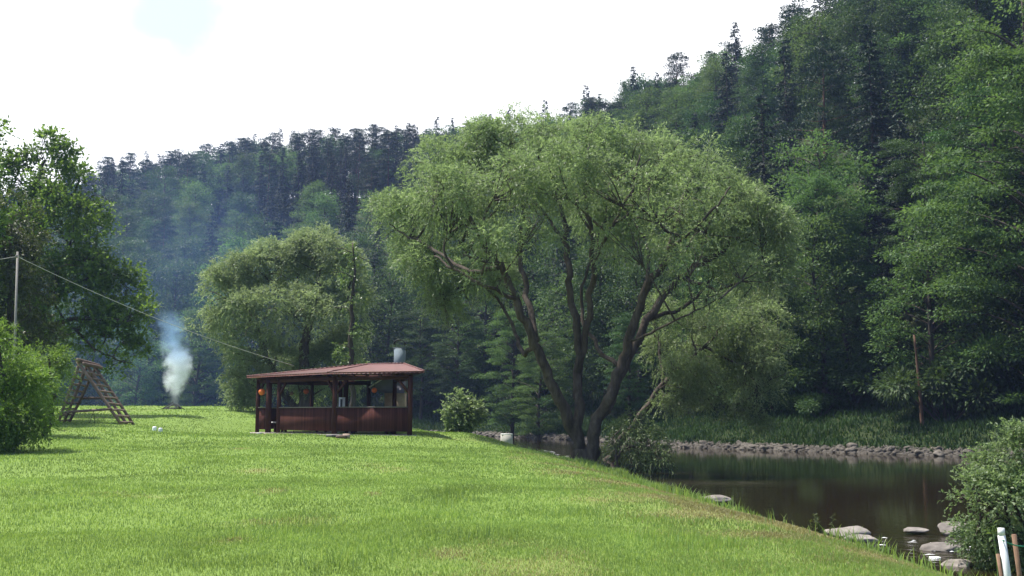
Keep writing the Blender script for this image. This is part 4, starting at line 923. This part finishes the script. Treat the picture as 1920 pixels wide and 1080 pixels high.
for i in range(10):
    a0, a1 = math.pi * (.06 + .88 * i / 10), math.pi * (.06 + .88 * (i + 1) / 10)
    V_ = [(cx + r_ * math.cos(a), yy, cz + r_ * math.sin(a) * .8) for a in (a0, a1) for r_ in (rr_, rr_ - .035) for yy in (YF + .15, YF + .65)]
    mb.add(np.array(V_), [[0, 1, 5, 4], [2, 6, 7, 3], [0, 4, 6, 2], [1, 3, 7, 5]])
mb.obj('chimney_cowl', M['black'], fp, org=fo)
for s in (-1, 1):
    mb = MB(); tube(mb, [(cx + s * .19, YF + .4, fz(652.5)), (cx + s * .235, YF + .4, cz + .13)], .012, 5); mb.obj('cowl_strut', M['black'], fp, org=fo)
# ------------------------------------------------------------------ furniture in the shelter
def bench_set(c, rz, label, nm, top_m, L=2.2, wid=.7, hgt=.74):
    t = thing(nm, (c[0], c[1], ZF), label, 'table' if hgt > .6 else 'bench'); t.rotation_euler = (0, 0, rz)
    mb = MB(); box(mb, (0, 0, hgt - .03), (L, wid, .06)); mb.obj('table_top' if hgt > .6 else 'seat', top_m, t)
    for sx in (-1, 1):
        for sy in (-1, 1):
            mb = MB(); box(mb, (sx * (L / 2 - .2), sy * (wid / 2 - .08), (hgt - .06) / 2), (.09, .09, hgt - .06)); mb.obj('leg', M['shelter'], t)
    return t
bench_set((-5.9, 41.0), -.3, 'dark wooden table standing behind the right front panel', 'picnic_table', M['shelter'])
bench_set((-7.7, 43.5), -.6, 'dark wooden table standing in the middle of the shelter', 'picnic_table', M['shelter'])
bench_set((-5.6, 40.1), -.3, 'low dark bench whose legs show beneath the right front panel', 'bench', M['shelter'], 2.2, .3, .45)
bench_set((-10.25, 43.95), -.8, 'bench with pale seat visible through the shelter doorway', 'bench', M['white'], 1.0, .32, .46)
# white cabinet seen above the panel
p = at(641, 763, 42.0); t = thing('cabinet', (p[0], p[1], ZF), 'small white cabinet showing above the front panel by the middle post', 'cabinet'); o_ = np.array([p[0], p[1], ZF]); zt = at(641, 745, 42)[2]
mb = MB(); box(mb, (p[0], p[1], (ZF + zt) / 2), (.26, .3, zt - ZF), .2); mb.obj('body', M['white'], t, org=o_)
mb = MB(); box(mb, (p[0] + .0, p[1] - .16, (ZF + zt) / 2 + .2), (.09, .02, zt - ZF - .55), .2); mb.obj('door', M['darkmetal'], t, org=o_)
# hanging orange ornaments
for u, v, Yd, r, lab, mt in ((491, 735, 43.4, 6.2, 'round orange ornament hanging near the left corner post of the shelter', 'orange'), (547, 738, 46.0, 3.6, 'small dark reddish ornament hanging deepest inside the shelter', 'rust'), (574, 734, 44.3, 5.2, 'round orange ornament hanging in the middle of the left opening', 'orange'), (702, 732, 41.5, 5.2, 'round orange ornament hanging in front of the fireplace hood', 'orange')):
    c = at(u, v, Yd); R_ = r / F * Yd; t = thing('hanging_ornament', c, lab, 'ornament')
    mb = MB(); prof = [(-1, .05), (-.85, .5), (-.45, .88), (0, 1), (.45, .9), (.82, .55), (.95, .2)]
    tube(mb, [(c[0], c[1], c[2] + z * R_) for z, _ in prof], [w * R_ for _, w in prof], 12); mb.obj('globe', M[mt], t, smooth=True, org=c)
    mb = MB(); tube(mb, [(c[0], c[1], c[2] + R_ * .9), (c[0], c[1], ZE + .05)], .008, 4); mb.obj('cord', M['black'], t, org=c)
# ================================================================== climbing frame
def foot(u, v, Yd):
    p = at(u, v, Yd); p[2] = gz(p[0], p[1]) - .05; return p
YA = (40.0, 40.6, 41.2)
T_ = [at(148, 682, 40.0), at(163, 686, 40.6), at(179, 690, 41.2)]
Rf = [foot(229, 795, 40.0), foot(240, 794, 40.6), foot(252, 795, 41.2)]
Lf = [foot(108, 789, 40.0), foot(119, 787, 40.6), foot(129, 790, 41.2)]
cfo = (T_[1] + Rf[1]) / 2; cfo = np.array([T_[1][0], T_[1][1], Rf[1][2]])
cf = thing('climbing_frame', cfo, 'wooden climbing frame of two log ladders leaning together on the grass', 'climbing frame')
def logp(a, b, r, nm, mat='log'):
    mb = MB(); C = np.array([lerp(np.array(a), np.array(b), t) for t in np.linspace(0, 1, 5)]); C[1:-1] += RNG.normal(size=(3, 3)) * .008
    tube(mb, C, [r, r * 1.04, r, r * .97, r * .93], 9); return mb.obj(nm, M[mat], cf, smooth=False, org=cfo)
for side, Ft in (('R', Rf), ('L', Lf)):
    for a, b in zip(T_, Ft):
        d = (np.array(a) - b) / np.linalg.norm(np.array(a) - b); logp(np.array(a) + d * .18, b, .062, 'rail')
    for f in np.linspace(.14, .95, 9):
        a, b = lerp(T_[0], Ft[0], f), lerp(T_[2], Ft[2], f); d = (b - a) / np.linalg.norm(b - a); up = np.array([0, -.02, .03]); logp(a - d * .02 + up, b + d * .02 + up, .042, 'rung', 'palelog')
d = (T_[2] - T_[0]) / np.linalg.norm(T_[2] - T_[0])
logp(T_[0] - d * .18 + [.02, 0, .12], T_[2] + d * .2 + [.02, 0, .12], .09, 'ridge_log'); logp(T_[0] - d * .05 + [.2, 0, .0], T_[2] + d * .1 + [.2, 0, .02], .075, 'ridge_log')
logp(lerp(T_[0], Lf[0], .80) + [-.1, -.1, 0], lerp(T_[0], Rf[0], .73) + [.1, -.1, 0], .055, 'crossbar'); logp(lerp(T_[2], Lf[2], .55) + [-.05, .1, 0], lerp(T_[2], Rf[2], .52) + [.05, .1, 0], .055, 'crossbar')
cb = lerp(lerp(T_[0], Lf[0], .80), lerp(T_[0], Rf[0], .73), .68)
for s in (-.18, .08):
    mb = MB(); q = cb + [s, -.1, -.9]; q[2] = gz(q[0], q[1]) + .05; tube(mb, cat_rom([cb + [0, -.1, 0], cb + [s * .7, -.1, -.45], q], 4), .012, 4); mb.obj('rope', M['black'], cf, org=cfo)
# ================================================================== pole + wire
Yp = 35.; pb = at(30, 700, Yp); pb[2] = gz(pb[0], pb[1]) - .2; pt = at(33, 472, Yp)
t = thing('wire_pole', pb, 'thin grey pole carrying a wire at left behind the feathery shrubs', 'pole')
mb = MB(); tube(mb, [pb, pt], [.048, .036], 9); mb.obj('shaft', M['grey'], t, smooth=True, org=pb)
mb = MB(); box(mb, (pt[0], pt[1] - .06, pt[2] - .18), (.05, .06, .10)); mb.obj('insulator', M['grey'], t, org=pb)
e1 = pt + [0.02, -.05, -.18]; e2 = at(551, 685.5, 43.0)
C = [lerp(e1, e2, f) - [0, 0, .55 * 4 * f * (1 - f) * .5] for f in np.linspace(0, 1, 24)]
mb = MB(); tube(mb, C, .011, 5); tag(mb.obj('overhead_wire', M['concrete'], org=e1), 'pale wire running down from the pole to the shelter roof', 'wire')
e3 = at(-160, 486, 33.); C = [lerp(e1, e3, f) - [0, 0, .15 * 4 * f * (1 - f)] for f in np.linspace(0, 1, 8)]
mb = MB(); tube(mb, C, .011, 5); tag(mb.obj('overhead_wire', M['concrete'], org=e1), 'short pale wire leading from the pole out of the left edge', 'wire')
# ================================================================== bonfire + smoke
Yb = 58.; bb = at(325, 774, Yb); bb[2] = gz(bb[0], bb[1]) - .12
t = thing('bonfire', bb, 'smouldering heap of ash and branches at the meadow edge', 'bonfire'); mb = MB(); rr = np.random.default_rng(5)
for k in range(60):
    a = rr.random() * 6.28; r = rr.random() * .8; box(mb, (bb[0] + math.cos(a) * r, bb[1] + math.sin(a) * r, bb[2] + .05 + .18 * (1 - r) * rr.random()), (.14 + .2 * rr.random(), .12, .1), rr.random() * 6)
mb.obj('ash_heap', M['ash'], t, org=bb)
for k in range(9):
    a = rr.random() * 6.28; mb = MB(); tube(mb, [bb + [math.cos(a) * .8, math.sin(a) * .8, .02], bb + [rr.normal() * .1, rr.normal() * .1, .35 + .2 * rr.random()]], [.035, .02], 6); mb.obj('branch', M['ash'], t, org=bb)
def smoke_mat():
    m, nt, N, out = nmat('bonfire_smoke')
    tc = N('ShaderNodeTexCoord'); sep = N('ShaderNodeSeparateXYZ', Vector=tc.outputs['Object'])
    nz = N('ShaderNodeTexNoise', Vector=tc.outputs['Object'], Scale=1.15, Detail=5., Roughness=.62, Distortion=.8)
    def mth(op, a, b=None, c=None):
        x = N('ShaderNodeMath', _operation=op)
        for i, s_ in enumerate((a, b, c)):
            if s_ is None: continue
            if isinstance(s_, bpy.types.NodeSocket): nt.links.new(s_, x.inputs[i])
            else: x.inputs[i].default_value = s_
        return x.outputs[0]
    z, x_, y_ = sep.outputs['Z'], sep.outputs['X'], sep.outputs['Y']
    # centre line and radius as curves of height
    def crv(pts):
        c = N('ShaderNodeFloatCurve'); nt.links.new(mth('DIVIDE', z, 6.0), c.inputs['Value']); cu = c.mapping.curves[0]
        while len(cu.points) < len(pts): cu.points.new(.5, .5)
        for p, q in zip(cu.points, pts): p.location = q
        c.mapping.update(); return c.outputs[0]
    cxn = crv([(0, .5), (.25, .53), (.45, .56), (.7, .46), (1, .34)]); rad = crv([(0, .24), (.12, .30), (.26, .52), (.5, .66), (.7, .68), (1, .66)]); den = crv([(0, .16), (.12, .2), (.24, .9), (.50, .85), (.62, .34), (.85, .16), (1, .0)])
    dx = mth('SUBTRACT', x_, mth('MULTIPLY_ADD', cxn, 2.6, -1.3)); rr2 = mth('SQRT', mth('ADD', mth('MULTIPLY', dx, dx), mth('MULTIPLY', y_, y_)))
    q = mth('SUBTRACT', 1.0, mth('DIVIDE', rr2, mth('MULTIPLY', rad, 1.5)))
    e = mth('ADD', mth('MULTIPLY', q, 1.1), mth('MULTIPLY_ADD', nz.outputs['Fac'], 3.4, -1.8))
    e = mth('MINIMUM', mth('MAXIMUM', mth('MULTIPLY', e, mth('MAXIMUM', mth('MINIMUM', mth('MULTIPLY', q, 5.0), 1.0), 0.0)), 0.0), 1.0)
    d = mth('MULTIPLY', mth('MULTIPLY', e, den), 2.4)
    v = N('ShaderNodeVolumePrincipled'); cz_ = N('ShaderNodeMapRange', Value=z); cz_.inputs[1].default_value = 2.6; cz_.inputs[2].default_value = 4.2; nt.links.new(mixc(N, nt, cz_.outputs[0], (.88, .94, 1.0), (.42, .66, 1.0)), v.inputs['Color']); nt.links.new(d, v.inputs['Density']); v.inputs['Anisotropy'].default_value = .25
    nt.links.new(v.outputs[0], out.inputs['Volume']); return m
mb = MB(); tube(mb, cat_rom([(0, 0, .15), (0, 0, 1.5), (.15, 0, 3), (-.1, 0, 4.6), (-.4, 0, 6.0)], 4), [.35, .5, .7, .85, .95, 1.1, 1.15, 1.2, 1.2, 1.25, 1.25, 1.25, 1.25, 1.25, 1.25, 1.2, .9], 14)
sm = mb.obj('smoke', smoke_mat(), smooth=True); sm.location = tuple(bb); tag(sm, 'white smoke plume turning blue as it rises from the bonfire', 'smoke', kind='stuff')
def veil_mat():
    m, nt, N, out = nmat('thin_smoke')
    tc = N('ShaderNodeTexCoord'); ln = N('ShaderNodeVectorMath', _operation='LENGTH'); nt.links.new(tc.outputs['Object'], ln.inputs[0])
    nz = N('ShaderNodeTexNoise', Vector=tc.outputs['Object'], Scale=2.0, Detail=2.)
    f = N('ShaderNodeMapRange', Value=ln.outputs['Value']); f.inputs[1].default_value = 1.0; f.inputs[2].default_value = .1; f.inputs[3].default_value = 0; f.inputs[4].default_value = 1
    g_ = N('ShaderNodeMapRange', Value=nz.outputs['Fac']); g_.inputs[1].default_value = .35; g_.inputs[2].default_value = .7
    a_ = N('ShaderNodeMath', _operation='MULTIPLY'); nt.links.new(f.outputs[0], a_.inputs[0]); nt.links.new(g_.outputs[0], a_.inputs[1])
    b_ = N('ShaderNodeMath', _operation='MULTIPLY'); nt.links.new(a_.outputs[0], b_.inputs[0]); b_.inputs[1].default_value = .011
    v = N('ShaderNodeVolumePrincipled'); v.inputs['Color'].default_value = (.25, .45, 1, 1); nt.links.new(b_.outputs[0], v.inputs['Density']); nt.links.new(v.outputs[0], out.inputs['Volume']); return m
mb = MB(); tube(mb, [(0, 0, math.sin(a)) for a in np.linspace(-1.55, 1.55, 13)], [max(.02, math.cos(a)) for a in np.linspace(-1.55, 1.55, 13)], 20)
ve = mb.obj('smoke_veil', veil_mat(), smooth=True); ve.location = (-31, 88, 13); ve.scale = (19, 15, 19); tag(ve, 'thin blue smoke drifting in front of the wooded slope at left', 'smoke', kind='stuff')
# ================================================================== small things
p = foot(950, 831, 45.5); t = thing('concrete_box', p, 'low concrete box with white cover at the meadow edge', 'utility box'); zt = at(950, 815, 45.5)[2]
mb = MB(); box(mb, (p[0], p[1], (p[2] + zt) / 2), (.52, .5, zt - p[2]), .1); mb.obj('body', M['concrete'], t, org=p)
mb = MB(); box(mb, (p[0], p[1], zt + .02), (.52, .56, .05), .1); mb.obj('cover', M['white'], t, org=p)
# stone stack on far shore
c = at(1006, 817, 79.); c[2] = gz(c[0], c[1]); t = thing('stone_stack', c, 'small stack of dark and pale stones on the far shore behind the willow', 'stone stack')
for k, (w, h, z, mt) in enumerate(((1.0, .5, .18, 'black'), (.75, .35, .5, 'white'), (.6, .3, .75, 'black'), (.35, .3, .98, 'fstone'))):
    o = bpy.data.objects.new('stone', rock_mesh(500 + k, M[mt], 3)); COL.objects.link(o); o.parent = t; o.location = (0, 0, z); o.scale = (w, w, h / .6)
# litter on the grass
def scrap(u, v, Yd, size, mat, nm, label, cat, rz=.3, dz=0):
    p = at(u, v, Yd); z = gz(p[0], p[1]); mb = MB(); r2 = np.random.default_rng(int(u))
    n = 9; a = np.arange(n) * 6.283 / n; rad = 1 + r2.normal(size=n) * .15
    pts = [np.array([p[0] + math.cos(q) * size[0] / 2 * s, p[1] + math.sin(q) * size[1] / 2 * s]) for q, s in zip(a, rad)]
    inner = [np.array([p[0], p[1]]) + (q - [p[0], p[1]]) * .8 for q in pts]
    k = mb.n; V_ = [P3(q, z - .02) for q in pts] + [P3(q, z + size[2] * .7) for q in pts] + [P3(q, z + size[2]) for q in inner] + [P3(p[:2], z + size[2] * 1.05)]
    mb.add(np.array(V_), [[i, (i + 1) % n, n + (i + 1) % n, n + i] for i in range(n)] + [[n + i, n + (i + 1) % n, 2 * n + (i + 1) % n, 2 * n + i] for i in range(n)])
    tt = np.array([[3 * n, 2 * n + i, 2 * n + (i + 1) % n] for i in range(n)]); mb.t.append(tt + k); mb.at.append(np.full(n, .5))
    return tag(mb.obj(nm, M[mat], org=np.array([p[0], p[1], z])), label, cat)
scrap(486, 815.5, 40.5, (.22, .2, .10), 'concrete', 'small_stone', 'single pale stone on the grass before the shelter doorway', 'stone')
scrap(290, 794, 38.5, (.16, .14, .16), 'white', 'plastic_bag', 'left one of two crumpled white lumps on the grass by the climbing frame', 'litter')
scrap(301, 795, 38.2, (.18, .14, .15), 'white', 'plastic_bag', 'right one of two crumpled white lumps on the grass by the climbing frame', 'litter')
for k, (u, v, a, L, mt, nm, lab, ct) in enumerate(((627, 838, .1, .62, 'grey', 'firewood_stick', 'long grey stick lying left in the small wood pile on the lawn', 'stick'), (634, 836, -.35, .5, 'black', 'firewood_stick', 'charred stick lying across the wood pile on the lawn', 'stick'), (649, 836.5, .2, .26, 'logend', 'wood_block', 'pale cut wood block at right end of the wood pile', 'wood block'), (640, 840, .5, .4, 'log', 'firewood_stick', 'brown stick nearest the viewer in the wood pile on the lawn', 'stick'))):
    Yd = 36.2 - .2 * k; p = at(u, v, Yd); p[2] = gz(p[0], p[1]) + .07; d = np.array([math.cos(a), math.sin(a), 0]) * L / 2
    mb = MB(); tube(mb, [p - d, p, p + d], [.05, .055, .045] if nm != 'wood_block' else [.1, .105, .1], 8); tag(mb.obj(nm, M[mt], org=p), lab, ct)
scrap(1665, 1027, 16.0, (.16, .14, .1), 'orange', 'litter_scrap', 'small orange scrap among the stones at the water edge', 'litter')
# fence stakes lower right
for u, v, Yd, r, mt, cap, lab in ((1877, 990, 8.6, .030, 'concrete', True, 'weathered white topped stake at the lower right corner'), (1901, 1002, 8.9, .021, 'rust', False, 'thin brown stake right of the white topped stake')):
    tp = at(u, v, Yd); b_ = tp.copy(); b_[2] = gz(tp[0], tp[1]) - .15; b_[0] += .06
    t = thing('fence_stake', b_, lab, 'stake'); mb = MB(); box_h = tp[2]
    tube(mb, [b_, lerp(b_, tp, .5), tp - [0, 0, .06 if cap else 0]], r, 8 if cap else 7, jit=.1); mb.obj('shaft', M['white'] if cap else M[mt], t, org=b_)
    if cap:
        mb = MB(); tube(mb, [tp - [0, 0, .06], tp], [r * 1.04, r * .9], 8); mb.obj('top', M['white'], t, org=b_)
        mb = MB(); q = b_ + [-r * 1.1, .02, 0]; tube(mb, [q, tp + [-r * 1.1, .02, -.22]], .015, 6); mb.obj('side_slat', M['rust'], t, org=b_)
a, b_ = at(1880, 1013, 8.55), at(1930, 1024, 9.0); mb = MB(); tube(mb, [lerp(a, b_, f) - [0, 0, .02 * f * (1 - f) * 4] for f in np.linspace(0, 1, 7)], .006, 5)
tag(mb.obj('green_twine', M['green'], org=a), 'green cord tied between the two stakes', 'cord')
cr = MB(); c = at(1862, 995, 8.7); leaves(cr, c + RNG.normal(size=(26, 3)) * .02, rdir(26, .2), .05, .035, .5); 
st = MB(); b_ = c.copy(); b_[2] = gz(c[0], c[1]) - .03; tube(st, cat_rom([b_, (b_ + c) / 2 + [.02, 0, 0], c], 4), .006, 5)
t = thing('yellow_weed', b_, 'yellow green weed head left of the white topped stake', 'weed'); st.obj('stem', M['bush'], t, org=b_); cr.obj('leaves', M['lime'], t, org=b_)
# ================================================================== haze
HZ = dict(dens=.00034, col=(.36, .48, .95, 1))
mb = MB(); box(mb, (0, 130, 38), (760, 520, 96)); 
m, nt, N, out = nmat('haze'); v = N('ShaderNodeVolumePrincipled'); v.inputs['Color'].default_value = HZ['col']; v.inputs['Density'].default_value = HZ['dens']; v.inputs['Anisotropy'].default_value = .2
nt.links.new(v.outputs[0], out.inputs['Volume'])
hz = mb.obj('haze', m); tag(hz, kind='stuff')
# ================================================================== light, sky, camera
SUN_AZ, SUN_EL = math.radians(-74), math.radians(64)     # azimuth from +Y (view direction) towards +X (right)
sd = Vector((math.sin(SUN_AZ) * math.cos(SUN_EL), math.cos(SUN_AZ) * math.cos(SUN_EL), math.sin(SUN_EL)))
L = bpy.data.lights.new('sun', 'SUN'); L.energy = 4.0; L.angle = math.radians(.6); L.color = (1, .95, .86)
so = bpy.data.objects.new('sun', L); COL.objects.link(so); so.rotation_euler = (-sd).to_track_quat('-Z', 'Y').to_euler(); so.location = (-60, 20, 110)
w = bpy.data.worlds.new('World'); S.world = w; w.use_nodes = True; nt = w.node_tree
for x in list(nt.nodes): nt.nodes.remove(x)
wo = nt.nodes.new('ShaderNodeOutputWorld'); bgn = nt.nodes.new('ShaderNodeBackground'); bgn.inputs['Strength'].default_value = .1
sk = nt.nodes.new('ShaderNodeTexSky'); sk.sky_type = 'NISHITA'; sk.sun_disc = False; sk.sun_elevation = SUN_EL; sk.sun_rotation = SUN_AZ
tc = nt.nodes.new('ShaderNodeTexCoord'); nz = nt.nodes.new('ShaderNodeTexNoise'); nz.inputs['Scale'].default_value = 2.6; nz.inputs['Detail'].default_value = 6; nt.links.new(tc.outputs['Generated'], nz.inputs['Vector'])
sx_ = nt.nodes.new('ShaderNodeSeparateXYZ'); nt.links.new(tc.outputs['Generated'], sx_.inputs[0])
def wm(op, a, b, c=None):
    x = nt.nodes.new('ShaderNodeMath'); x.operation = op
    for i_, s_ in enumerate((a, b, c)):
        if s_ is None: continue
        if isinstance(s_, bpy.types.NodeSocket): nt.links.new(s_, x.inputs[i_])
        else: x.inputs[i_].default_value = s_
    return x.outputs[0]
# bright cloud bank in the half of the sky ahead, broken blue behind
mr = nt.nodes.new('ShaderNodeMapRange'); mr.interpolation_type = 'SMOOTHSTEP'
cl = wm('ADD', wm('MULTIPLY', sx_.outputs['Y'], .62), nz.outputs['Fac']); nt.links.new(cl, mr.inputs[0]); mr.inputs[1].default_value = .52; mr.inputs[2].default_value = .80
# one thin spot high at the left
gd = Vector(ray(335, 12)).normalized()
dt = nt.nodes.new('ShaderNodeVectorMath'); dt.operation = 'DOT_PRODUCT'; nt.links.new(tc.outputs['Generated'], dt.inputs[0]); dt.inputs[1].default_value = gd
g1 = nt.nodes.new('ShaderNodeMapRange'); g1.interpolation_type = 'SMOOTHSTEP'; nt.links.new(wm('ADD', dt.outputs['Value'], wm('MULTIPLY', wm('SUBTRACT', nz.outputs['Fac'], .5), .02)), g1.inputs[0]); g1.inputs[1].default_value = .9988; g1.inputs[2].default_value = 1.0004; g1.inputs[3].default_value = 1; g1.inputs[4].default_value = .34
cf_ = wm('MULTIPLY', mr.outputs[0], g1.outputs[0])
mx = nt.nodes.new('ShaderNodeMixRGB'); nt.links.new(cf_, mx.inputs[0]); nt.links.new(sk.outputs[0], mx.inputs[1]); mx.inputs[2].default_value = (8.2, 8.3, 8.5, 1)
nt.links.new(mx.outputs[0], bgn.inputs['Color']); nt.links.new(bgn.outputs[0], wo.inputs['Surface'])
cam = bpy.data.cameras.new('camera'); cam.lens = 36 * F / 1920; cam.sensor_width = 36; cam.clip_end = 3000; cam.clip_start = .1
co = bpy.data.objects.new('camera', cam); COL.objects.link(co); co.location = (0, 0, CAMZ); co.rotation_euler = (math.pi / 2 + PITCH, 0, 0); S.camera = co
S.view_settings.view_transform = 'Standard'; S.view_settings.look = 'None'; S.view_settings.exposure = 1.12; S.view_settings.gamma = 1; S.view_settings.use_curve_mapping = False
cy = S.cycles
cy.max_bounces = 6; cy.diffuse_bounces = 3; cy.glossy_bounces = 2; cy.transmission_bounces = 3; cy.volume_bounces = 3; cy.transparent_max_bounces = 8; cy.use_denoising = True; cy.volume_step_rate = 1.0; cy.volume_max_steps = 256; cy.caustics_reflective = False; cy.caustics_refractive = False
try: cy.denoiser = 'OPENIMAGEDENOISE'
except Exception: pass
